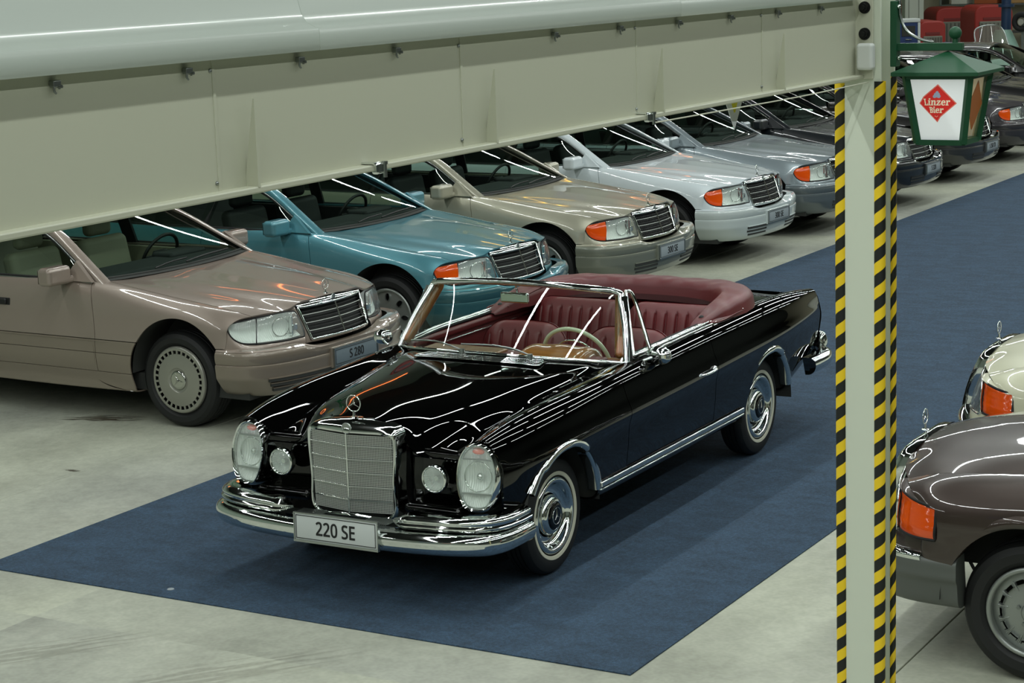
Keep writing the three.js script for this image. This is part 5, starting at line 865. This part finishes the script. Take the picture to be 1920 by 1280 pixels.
// column with striped edge guards
{
  const cm = std(0xd3dac9, 0.4), cx = -2.4625, hw = 0.078, z0 = -6.605, z1 = -6.755, H = 3.9;
  const c = thing('steel_column', 'cream steel column with yellow and black striped edge guards beside the lantern', 'column');
  part('flange', box(0.156, H, 0.013, cx, H / 2, z0 - 0.0065, 0.003), cm, c); part('flange', box(0.156, H, 0.013, cx, H / 2, z1 + 0.0065, 0.003), cm, c); part('web', box(0.008, H, 0.14, cx, H / 2, (z0 + z1) / 2), cm, c);
  part('base_plate', box(0.28, 0.02, 0.28, cx, 0.01, (z0 + z1) / 2, 0.004), cm, c);
  const stripes = canvasTex(128, 128, (x, w, h) => { x.fillStyle = '#f2cd1e'; x.fillRect(0, 0, w, h); x.fillStyle = '#131614'; for (let k = -2; k < 3; k++) { x.beginPath(); x.moveTo(0, h * (k + 0.0)); x.lineTo(w, h * (k - 1.0)); x.lineTo(w, h * (k - 0.49)); x.lineTo(0, h * (k + 0.51)); x.fill(); } });
  const sm = std(0xffffff, 0.5, 0, { map: stripes });
  for (const [x, z, top, k0] of [[cx - hw, z0, 2.706, 1], [cx + hw, z0, 2.712, 1], [cx + hw - 0.002, z1, 2.722, 0.55], [cx - hw, z1, 2.70, 1]]) {
    const side = x < cx ? -1 : 1, P = []; const pr = curve2([[-0.024, -0.013], [-0.023, 0.006], [-0.006, 0.013], [0.010, 0.008], [0.015, -0.004], [0.010, -0.015], [-0.006, -0.018], [-0.024, -0.016]], 30);
    for (const y of [0.03, top]) P.push(pr.map(([a, b2]) => [x + side * (k0 < 1 ? (a < 0 ? a * 0.40 : a * 0.5) : a), y, z - (z === z0 ? 0.004 : 0.0) + (z === z0 ? b2 : -b2)]));
    const g = grid(P, side > 0); const u = g.attributes.uv; for (let i = 0; i < u.count; i++) { const j = i % pr.length, y = i < pr.length ? 0.03 : top; u.setXY(i, (z === z0 ? 1 : -1) * side * j / (pr.length - 1) * 1.0, y / 0.0875 * 1.0); }
    part('edge_guard', g, sm, c);
  }
}
// lantern on its bracket
{
  const green = std(0x0a4a2c, 0.55), L = thing('wall_lantern', 'green four-sided lantern with a red diamond beer sign hanging from a column bracket', 'lantern');
  const cx = -2.165, cz = -6.665, a = 0.112, b = 0.079, y0 = 2.497, y1 = 2.735, e = 0.152, ya = 2.812;
  part('wall_bracket', [box(0.022, 0.225, 0.045, -2.352, 2.872, -6.66, 0.003), box(0.245, 0.026, 0.028, -2.235, 2.826, cz, 0.002)], green, L);
  part('scroll_strip', tube([[-2.338, 2.985, cz], [-2.335, 2.93, cz], [-2.315, 2.885, cz], [-2.27, 2.855, cz], [-2.22, 2.842, cz]], 0.0055, 6, 40), M.satin, L);
  for (const y of [2.965, 2.79]) part('bolt', new THREE.SphereGeometry(0.008, 12, 8).translate(-2.338, y, cz + 0.01), M.chrome, L);
  { const s = new THREE.ConeGeometry(e * 1.4142, ya - y1 - 0.012, 4, 1).rotateY(Math.PI / 4).translate(cx, (ya + y1 + 0.012) / 2, cz).toNonIndexed(); s.computeVertexNormals(); const rim = box(e * 2, 0.014, e * 2, cx, y1 + 0.006, cz, 0.003); const rf = part('roof', [s, rim], green, L); part('finial', [new THREE.SphereGeometry(0.022, 28, 18).translate(-2.140, 2.872, cz), cyl(0.008, 0.011, 0.03, 16).translate(-2.140, 2.845, cz)], green, rf); }
  const corner = (k, y) => { const w = b + (a - b) * (y - y0) / (y1 - y0); return [cx + w * k[0], y, cz + w * k[1]]; };
  const fr = []; for (const k of [[1, 1], [1, -1], [-1, 1], [-1, -1]]) fr.push(bar(corner(k, y0 + 0.005), corner(k, y1), 0.020, 0.020));
  for (const [y, w] of [[y0 + 0.008, b], [y1 - 0.004, a]]) for (const s of [1, -1]) fr.push(box(w * 2, 0.018, 0.018, cx, y, cz + s * w), box(0.018, 0.018, w * 2, cx + s * w, y, cz));
  part('frame', fr, green, L);
  const pane = (front) => { const q = 0.94, P = [[y0 + 0.012, b], [y1 - 0.008, a]].map(([y, w]) => [-1, 1].map((s) => (front ? [cx + s * w * q, y, cz + w * 0.985] : [cx + w * 0.985, y, cz - s * w * q]))); const g = grid(P, true); g.setAttribute('uv', new THREE.Float32BufferAttribute([0, 0, 1, 0, 0, 1, 1, 1], 2)); return g; };
  const sign = (bg) => canvasTex(512, 600, (x, w, h) => {
    x.fillStyle = bg; x.fillRect(0, 0, w, h);
    const cx2 = w * 0.515, cy = h * 0.40, r = w * 0.345;
    const dia = (k) => { x.beginPath(); x.moveTo(cx2, cy - r * k * 1.02); x.lineTo(cx2 + r * k, cy); x.lineTo(cx2, cy + r * k * 1.02); x.lineTo(cx2 - r * k, cy); x.closePath(); };
    x.lineJoin = 'round'; dia(1.0); x.fillStyle = '#c8281f'; x.fill(); dia(0.955); x.lineWidth = 3; x.strokeStyle = '#e9b9a0'; x.stroke(); dia(0.93); x.fillStyle = '#cf231f'; x.fill();
    x.fillStyle = '#8f9ab0'; for (const [px, py, q] of [[0, -0.72, 13], [-0.07, -0.62, 13], [0.07, -0.62, 13], [-0.1, -0.5, 16], [0.1, -0.5, 16], [0, -0.54, 16]]) { x.beginPath(); x.arc(cx2 + px * r, cy + py * r * 0.95 + 18, q, 0, 7); x.fill(); } x.fillRect(cx2 - 30, cy - r * 0.46 + 16, 60, 10);
    x.fillStyle = '#e8dcc0'; x.strokeStyle = '#e8dcc0'; x.textAlign = 'center'; x.save(); x.translate(cx2, cy + 18); x.scale(0.86, 1); x.font = 'bold 84px serif'; x.fillText('Linzer', 0, 0); x.lineWidth = 2.5; x.strokeText('Linzer', 0, 0); x.font = 'bold 76px serif'; x.fillText('Bier', 0, 72); x.strokeText('Bier', 0, 72); x.restore();
    for (const d of [-14, 0, 14]) { x.beginPath(); x.arc(cx2 + d, cy + r * 0.72 + Math.abs(d) * -0.4, 4, 0, 7); x.fill(); }
  });
  const face = sign('#eef2f4'), milk = std(0xffffff, 0.35, 0, { map: face, emissive: 0xffffff, emissiveMap: face, emissiveIntensity: 0.28 }), inner = new THREE.PointLight(0xfff6e6, 0.02); inner.position.set(cx, 2.62, cz); inner.name = 'lantern_light'; L.add(inner);
  part('sign_pane', pane(true), milk, L, 'white pane with a red diamond reading Linzer Bier');
  part('glass_pane', pane(false), phys(0xd6ceb4, 0.05, 0, { transmission: 0.8, thickness: 0 }), L);
  { const d = part('back_sign', (() => { const s = new THREE.Shape([[0, 0.085], [0.075, 0], [0, -0.085], [-0.075, 0]].map((p) => new THREE.Vector2(...p))); return new THREE.ExtrudeGeometry(s, { depth: 0.002, bevelEnabled: false }).rotateY(Math.PI / 2).rotateZ(-0.135).translate(cx + 0.095, 2.628, cz); })(), std(0xb5631c, 0.5), L); void d; }
  part('inner_backing', [(() => { const g = pane(true); g.translate(0, 0, -2 * (a + b) / 2 + 0.01); return g; })(), (() => { const g = pane(false); g.translate(-2 * (a + b) / 2 + 0.01, 0, 0); return g; })()], std(0xc9c1a6, 0.6), L);
  part('floor_plate', box(b * 2, 0.006, b * 2, cx, y0 + 0.004, cz), green, L);
}
// ---------------------------------------------------------------- cars
const hero = buildConvertible(); hero.position.set(-5.712, 0.0096, -10.057); hero.rotation.y = 0.009;
const W = (z, spec, turn = 90) => { const c = buildSaloon(spec); c.position.set(spec.x ?? -9.0, 0, z); c.rotation.y = turn * Math.PI / 180; return c; };
W(-11.475, { label: 'rose-beige saloon with clear indicators and flat slotted wheel covers, plate S 280', upper: 0x93867b, lower: 0x807567, metal: 0.3, plate: 'S 280', wheel: 'disc', beige: true, wideSlots: true, plateMat: std(0x6f7c82, 0.4) }, 88.8);
W(-14.125, { label: 'teal blue metallic saloon parked second in the row behind the convertible', upper: 0x528d99, lower: 0x386570, metal: 0.4, plate: '300 SE', amber: true, plainLens: true }, 89);  // lower: real two-tone paint, deepened further to carry the weak light there
W(-16.742, { label: 'champagne beige metallic saloon with darker grey-green bumper, plate 300 SE', upper: 0xa9a794, lower: 0x7c8072, metal: 0.4, plate: '300 SE', amber: true, plainLens: true, cells: true, x: -9.02 }, 89.2);
W(-19.36, { label: 'white saloon with amber indicators and a white bumper, plate 300 SE', upper: 0xcbd5d8, lower: 0xc0cac8, metal: 0.0, plate: '300 SE', amber: true, plainLens: true, cells: true, x: -9.03 }, 88.8);
W(-21.66, { label: 'silver grey saloon with a dark grey bumper, partly behind the striped column', upper: 0x8b979c, lower: 0x5e686b, metal: 0.45, plate: '300 SE', amber: true, plainLens: true, cells: true }, 89.6);
W(-24.1, { label: 'blue-black saloon with clear indicators and chrome trim, plate S 320', upper: 0x071015, lower: 0x0d1315, metal: 0.1, plate: 'S 320', chromeStrip: true, x: -8.93 }, 90);
W(-26.98, { label: 'black-brown saloon behind the lantern, plate S 350', upper: 0x1b1a18, lower: 0x2a2c2b, metal: 0.2, plate: 'S 350 TD', chromeStrip: true, x: -9.05 }, 90);
W(-29.78, { label: 'anthracite purple-grey saloon with amber indicators right of the lantern', upper: 0x3d3a3d, lower: 0x312f32, metal: 0.3, plate: '400 SE', amber: true, plainLens: true, x: -9.1 }, 90);
W(-32.4, { label: 'glossy black saloon with a chrome window line, next to last in the row', upper: 0x060606, lower: 0x0a0a0a, metal: 0, plate: '500 SE', chromeStrip: true }, 90);
W(-35.1, { label: 'glossy black saloon at the far end of the row', upper: 0x050505, lower: 0x080808, metal: 0, plate: '500 SE', chromeStrip: true }, 90);

const older = (x, z, spec) => { const c = buildOlderSaloon(spec); c.position.set(x, 0, z); c.rotation.y = -Math.PI / 2; return c; };
older(-2.26, -8.962, { label: 'dark brown saloon with grey bumper and ribbed amber indicator at the right edge', color: 0x33261f, metal: 0.35, bumper: 0x565a56 });
older(-2.6, -11.3, { label: 'cream white saloon with a ribbed amber indicator behind the dark brown one', color: 0xc6c6ac, metal: 0, bumper: 0x6f716a });

// ---------------------------------------------------------------- workshop at the far end
const oldRed = std(0x8e2118, 0.55), greyIron = std(0x6a6c60, 0.6), navy = std(0x1d3566, 0.45), wood = std(0xb58a56, 0.7);
function tractor(x, z, w, h, label) {
  const t = thing('tractor', label, 'tractor'); t.position.set(x, 0, z); t.rotation.y = 0.55;
  const hoodG = () => { const s = new THREE.Shape(); s.moveTo(-w / 2, h * 0.55); s.lineTo(-w / 2, h - w * 0.22); s.quadraticCurveTo(-w / 2, h, -w * 0.25, h); s.lineTo(w * 0.25, h); s.quadraticCurveTo(w / 2, h, w / 2, h - w * 0.22); s.lineTo(w / 2, h * 0.55); return new THREE.ExtrudeGeometry(s, { depth: 1.2, bevelEnabled: true, bevelSize: 0.03, bevelThickness: 0.05, bevelSegments: 3, curveSegments: 8 }).translate(0, 0, -1.2); };
  part('bonnet', hoodG(), oldRed, t);
  const r = part('radiator', box(w * 0.82, h * 0.42, 0.05, 0, h * 0.63, 0.06, 0.02), greyIron, t); for (let k = 0; k < 7; k++) part('radiator_bar', box(0.02, h * 0.38, 0.02, (k - 3) * w * 0.115, h * 0.63, 0.09), std(0x4a4b44, 0.6), r);
  part('name_strip', box(w * 0.6, 0.05, 0.02, 0, h * 0.87, 0.055), std(0x6a1a14, 0.5), t);
  part('chassis', box(w * 0.6, h * 0.3, 1.5, 0, h * 0.42, -0.75, 0.03), greyIron, t);
  for (const s of [1, -1]) { part('front_wheel', new THREE.TorusGeometry(0.26, 0.09, 10, 28).rotateY(Math.PI / 2).translate(s * w * 0.8, 0.35, -0.3), M.rubber, t); part('rear_wheel', new THREE.TorusGeometry(0.4, 0.12, 10, 32).rotateY(Math.PI / 2).translate(s * w * 0.75, 0.52, -1.3), M.rubber, t); part('axle', cyl(0.05, 0.05, w * 0.8, 10).rotateZ(Math.PI / 2).translate(s * w * 0.4, 0.36, -0.3), greyIron, t); }
  part('steering_post', tube([[0, h * 0.9, -1.15], [0, h * 1.0, -1.4]], 0.02, 8), M.rubber, t);
}
tractor(-13.2, -39.6, 0.48, 1.68, 'old red tractor with an open dark radiator beside the blue cabinet');
tractor(-14.35, -44.6, 0.80, 1.80, 'old red tractor mostly hidden between the grey pillar and another tractor');
tractor(-12.72, -42.2, 0.76, 1.90, 'old red tractor with a tall grey radiator grille left of the blue pump');
{ const t = thing('tool_cabinet', 'blue and white workshop cabinet with a dark window behind the lantern bracket', 'cabinet'); t.position.set(-13.08, 0, -37.7); t.rotation.y = 0.5;
  part('body', box(0.42, 1.78, 0.4, 0, 0.89, 0, 0.015), navy, t); part('top', box(0.46, 0.07, 0.44, 0, 1.80, 0, 0.015), std(0xc6ccc8, 0.5), t); for (const s of [1, -1]) part('post', box(0.05, 1.76, 0.05, s * 0.205, 0.88, 0.195, 0.01), std(0xc6ccc8, 0.5), t);
  part('window', box(0.26, 0.2, 0.02, 0, 1.60, 0.205, 0.005), M.dark, t); part('lower_opening', box(0.32, 0.42, 0.02, 0, 1.16, 0.205, 0.005), M.dark, t); part('handle', box(0.12, 0.02, 0.03, 0, 1.44, 0.22, 0.008), M.satin, t); }
{ const t = thing('fuel_pump', 'dark blue narrow pump with a white post beside the small sloping windscreen', 'pump'); t.position.set(-12.0, 0, -37.0); part('body', box(0.34, 1.40, 0.32, 0, 0.70, 0, 0.03), navy, t); part('post', box(0.05, 1.42, 0.05, 0.16, 0.71, 0.17, 0.01), std(0xd2d6d0, 0.5), t); }
{ const t = thing('scooter', 'small vehicle with a tall curved clear windscreen and blue side panel', 'scooter'); t.position.set(-11.1, 0, -35.6 - 1.2); t.rotation.y = 0.7;
  part('body', box(0.5, 0.85, 1.3, 0, 0.68, -0.2, 0.2), std(0xcfd4d2, 0.4), t); part('side_panel', box(0.03, 0.5, 0.5, -0.26, 1.05, 0.1, 0.012).rotateZ(0.2), std(0x1457a8, 0.35), t);
  const P = []; for (let i = 0; i <= 8; i++) { const q = i / 8, row = []; for (let j = 0; j <= 12; j++) { const u = -1 + j / 6; row.push([u * (0.34 - 0.08 * q * q), 1.1 + 0.62 * q * (1 - 0.12 * u * u), 0.25 - 0.32 * q - 0.12 * u * u]); } P.push(row); }
  part('windscreen', grid(P), phys(0xb9b0a6, 0.02, 0, { transmission: 0.8, thickness: 0 }), t); part('frame', tube([P[0][0], P[4][0], P[8][0], P[8][6], P[8][12], P[4][12], P[0][12]], 0.014, 6, 50), M.satin, t);
  for (const z of [0.45, -0.75]) part('wheel', new THREE.TorusGeometry(0.19, 0.06, 8, 24).rotateY(Math.PI / 2).translate(0, 0.25, z), M.rubber, t); }
{ const t = thing('standpipe', 'thick dark blue pipe standing on a pale green foot by the far wall', 'pipe'); t.position.set(-11.82, 0, -40.1); part('pipe', cyl(0.09, 0.11, 3.2, 20).translate(0, 1.6, 0), std(0x16304f, 0.4), t); part('foot', cyl(0.16, 0.34, 0.4, 20).translate(0, 1.3, 0.2), std(0x7fa193, 0.5), t); part('flange', cyl(0.16, 0.16, 0.06, 20).translate(0, 1.98, 0), std(0x16304f, 0.4), t); }
for (const [x, y, r, l] of [[-11.42, 1.66, 0.20, 'black hose reel hung beside the dark blue pipe'], [-11.08, 1.56, 0.11, 'small black hose reel low beside the larger reel'], [-10.72, 1.66, 0.16, 'black hose reel at the right end of the far wall']]) { const t = thing('hose_reel', l, 'reel'); t.position.set(x, y, -39.8); part('hose', new THREE.TorusGeometry(r * 0.72, r * 0.28, 12, 32), M.rubber, t); part('hub', cyl(r * 0.3, r * 0.3, 0.12, 20).rotateX(Math.PI / 2), std(0x9a9a90, 0.5), t); part('bracket', box(0.05, y + r * 0.0, 0.04, 0, -y / 2, -0.1), M.steel, t); }
{ const t = thing('grey_pillar', 'pale grey square pillar between the blue cabinet and the red tractors', 'pillar'); part('shaft', box(0.42, 6.5, 0.42, 0, 3.25, 0, 0.02), std(0xa9b0a3, 0.6), t); for (const s of [-0.12, 0.1]) part('groove', box(0.015, 6.4, 0.01, s, 3.25, 0.212), std(0x6f756b, 0.7), t); t.position.set(-14.85, 0, -43.2); t.rotation.y = 0.5; }
{ const t = thing('storage_rack', 'tall rack of tan wooden boxes against the far wall', 'rack'); t.position.set(-13.9, 0, -47.4); for (const s of [1, -1]) part('upright', box(0.06, 3.2, 0.6, s * 1.6, 1.6, 0, 0.01), M.steel, t); for (const y of [0.3, 1.15, 1.8, 2.6]) part('shelf', box(3.2, 0.05, 0.6, 0, y, 0, 0.01), M.steel, t); }
[['tan wooden box, longest on the rack over the tall radiator', -12.55, 1.1, 0.42, 0xb08a58], ['pale cardboard box at the rack end beside the blue pipe', -11.75, 0.35, 0.36, 0xcfc7ae], ['orange-brown box on the rack above the middle tractor', -13.5, 0.55, 0.34, 0xa5562c], ['small white box on the rack left of the tan one', -14.15, 0.38, 0.30, 0xc9cbbd]].forEach(([l, x, w, h, col]) => { const t = thing('storage_box', l, 'box'); t.position.set(x - 0.9, 1.826, -47.35); part('carton', box(w, h, 0.45, 0, h / 2, 0, 0.012), std(col, 0.75), t); part('lid_board', box(w + 0.02, 0.03, 0.47, 0, h + 0.01, 0, 0.005), std(col, 0.7), t); });
{ const t = thing('workbench', 'cluttered workbench with bottles and tins behind the blue cabinet', 'bench'); t.position.set(-16.6, 0, -46.9); t.rotation.y = 0; part('top', box(1.8, 0.06, 0.6, 0, 1.62, 0, 0.01), wood, t); for (const s of [1, -1]) part('leg', box(0.06, 1.6, 0.5, s * 0.85, 0.8, 0), M.steel, t); }
[[-0.5, 0x7c1f1b, 0.30], [-0.32, 0x101010, 0.34], [-0.12, 0x8d8f84, 0.24], [0.08, 0x5b6f73, 0.30], [0.28, 0x86402a, 0.22], [0.46, 0x9aa39a, 0.27]].forEach(([dx, col, h], k) => { const t = thing('oil_can', ['dark red', 'black', 'light grey', 'blue-grey', 'rust brown', 'pale silver'][k] + ' can standing on the cluttered workbench', 'can'); t.position.set(-16.6 + dx, 1.651, -46.8); part('body', cyl(0.08, 0.08, h, 20).translate(0, h / 2, 0), std(col, 0.5), t); part('cap', cyl(0.035, 0.05, 0.05, 14).translate(0, h + 0.02, 0), M.steel, t); });
// enamel signs along the left wall, mirrored in the bonnets
const signs = [[-13, 4.6, 2.4, 1.2, 0xc4c9bd, 'oval'], [-16.5, 5.0, 1.3, 0.8, 0x2b4f9e, 'bar'], [-19, 4.4, 1.6, 1.0, 0xd6c53a, 'bar'], [-22, 5.1, 2.4, 0.7, 0x178a4c, 'bar'], [-24.8, 4.5, 1.0, 1.3, 0xb3261c, 'oval'], [-27.2, 5.1, 1.7, 0.8, 0xd8d9cf, 'bar'], [-30, 4.6, 2.0, 1.1, 0xe0c931, 'oval'], [-33, 5.2, 1.4, 0.8, 0x28489b, 'bar'], [-35.5, 4.5, 1.5, 1.2, 0xc63a22, 'oval'], [-38.5, 5.0, 2.2, 0.8, 0xd9d6c5, 'bar'], [-41.5, 4.6, 1.2, 1.2, 0x1f8050, 'oval']];
signs.forEach(([z, y, w, h, col, kind], k) => {
  const t = thing('enamel_sign', ['white oval', 'blue', 'yellow', 'green', 'red oval', 'white', 'yellow oval', 'dark blue', 'orange-red oval', 'cream', 'green oval'][k] + ' enamel sign high on the left wall, mirrored in the bonnets', 'sign'); t.position.set(HX0 + 0.02, y, z); t.rotation.y = Math.PI / 2;
  if (kind === 'oval') { part('plate', cyl(0.5, 0.5, 0.03, 40).rotateX(Math.PI / 2).scale(w, h, 1), std(col, 0.25), t); part('ring', new THREE.TorusGeometry(0.42, 0.03, 8, 48).scale(w, h, 0.4).translate(0, 0, 0.018), std(k % 2 ? 0xd8d4c2 : 0x30343a, 0.3), t); part('band', box(w * 0.55, h * 0.18, 0.02, 0, 0, 0.014), std(k % 2 ? 0xd8d4c2 : 0x30343a, 0.3), t); }
  else { part('plate', box(w, h, 0.03, 0, 0, 0, 0.01), std(col, 0.25), t); part('border', [box(w * 0.9, 0.03, 0.02, 0, h * 0.4, 0.012), box(w * 0.9, 0.03, 0.02, 0, -h * 0.4, 0.012)], std(0xd6d6ca, 0.3), t); part('band', box(w * 0.6, h * 0.22, 0.02, 0, 0, 0.012), std(0xd6d6ca, 0.3), t); }
});
for (const [z, y, col, l] of [[-17.5, 6.0, 0xff8a4a, 'peach neon tube high on the left wall near the white oval sign'], [-23.5, 5.9, 0xff7a38, 'peach neon tube above the red oval sign'], [-31.5, 6.0, 0xffc23a, 'golden neon tube above the yellow oval sign'], [-37, 5.9, 0xff8a4a, 'peach neon tube above the orange-red oval sign']]) {
  const t = thing('neon_tube', l, 'lamp'); t.position.set(HX0 + 0.12, y, z); part('holder', [box(0.08, 0.05, 0.05, -0.06, 0, 1.4, 0.01), box(0.08, 0.05, 0.05, -0.06, 0, -1.4, 0.01)], M.blackPlastic, t); part('glass_tube', cyl(0.02, 0.02, 3.0, 12).rotateX(Math.PI / 2), std(0xffffff, 0.4, 0, { emissive: col, emissiveIntensity: 6 }), t);
  const li = new THREE.RectAreaLight(col, 8, 3.0, 0.04); li.rotation.y = Math.PI / 2; li.rotation.y = -Math.PI / 2; li.position.x = 0.03; li.name = 'neon_light'; t.add(li);
}

for (const [x, y, w, h, col, l] of [[-9, 4.2, 2.6, 1.1, 0x244f9f, 'blue enamel sign on the near wall behind the viewer'], [-5, 4.4, 2.2, 0.9, 0xc02a22, 'red enamel sign on the near wall behind the viewer'], [-12.6, 4.1, 1.8, 1.2, 0xd8d9d2, 'white enamel sign on the near wall behind the viewer']]) { const t = thing('enamel_sign', l, 'sign'); t.position.set(x, y, HZ1 - 0.02); part('plate', box(w, h, 0.03, 0, 0, 0, 0.01), std(col, 0.3), t); part('band', box(w * 0.6, h * 0.3, 0.02, 0, 0, -0.012), std(0xd6d6ca, 0.3), t); }

// marks on the floor: oil, rubber and a dropped scrap
{
  const q = lattice(64, 77), stain = noiseTex(256, (u, v) => { const r = Math.hypot((u - 0.5) * 2, (v - 0.5) * 2), k = 255 * Math.max(0, Math.min(1, (q(u * 7, v * 22) - 0.42) * 4)) * Math.max(0, Math.min(1, (1 - r) * 2.2)); return [k, k, k]; }, false);
  const m = std(0x4d473a, 0.55, 0, { alphaMap: stain, transparent: true }), faint = std(0x6f6b5c, 0.6, 0, { alphaMap: stain, transparent: true, opacity: 0.16 });
  [[-9.75, -10.62, 0.75, 0.24, 0.35, m, 'dark brown oil streak on the concrete beside the rose saloon wheel'], [-9.9, -9.3, 0.35, 0.12, 0.2, m, 'small dark oil spot on the concrete near the left edge'], [-8.9, -9.35, 0.14, 0.06, 0, m, 'tiny dark oil spot on the concrete left of the carpet'], [-5.6, -6.75, 1.5, 0.4, 0.9, faint, 'faint grey tyre scuff on the concrete in front of the carpet'], [-6.6, -6.6, 1.3, 0.35, 0.9, faint, 'faint brown scuff on the concrete at the bottom left']].forEach(([x, z, w, h, r, mt, l]) => { const s = single('floor_stain', new THREE.PlaneGeometry(w, h).rotateX(-Math.PI / 2), mt, l, 'stain'); s.position.set(x, 0.0012, z); s.rotation.y = r; });
  const g = single('paper_scrap', cyl(0.017, 0.02, 0.003, 9), std(0x8e979c, 0.7), 'small pale scrap lying on the front edge of the blue carpet', 'scrap'); g.position.set(-6.631, 0.0092, -7.62);
}
renderer.render(scene, camera);
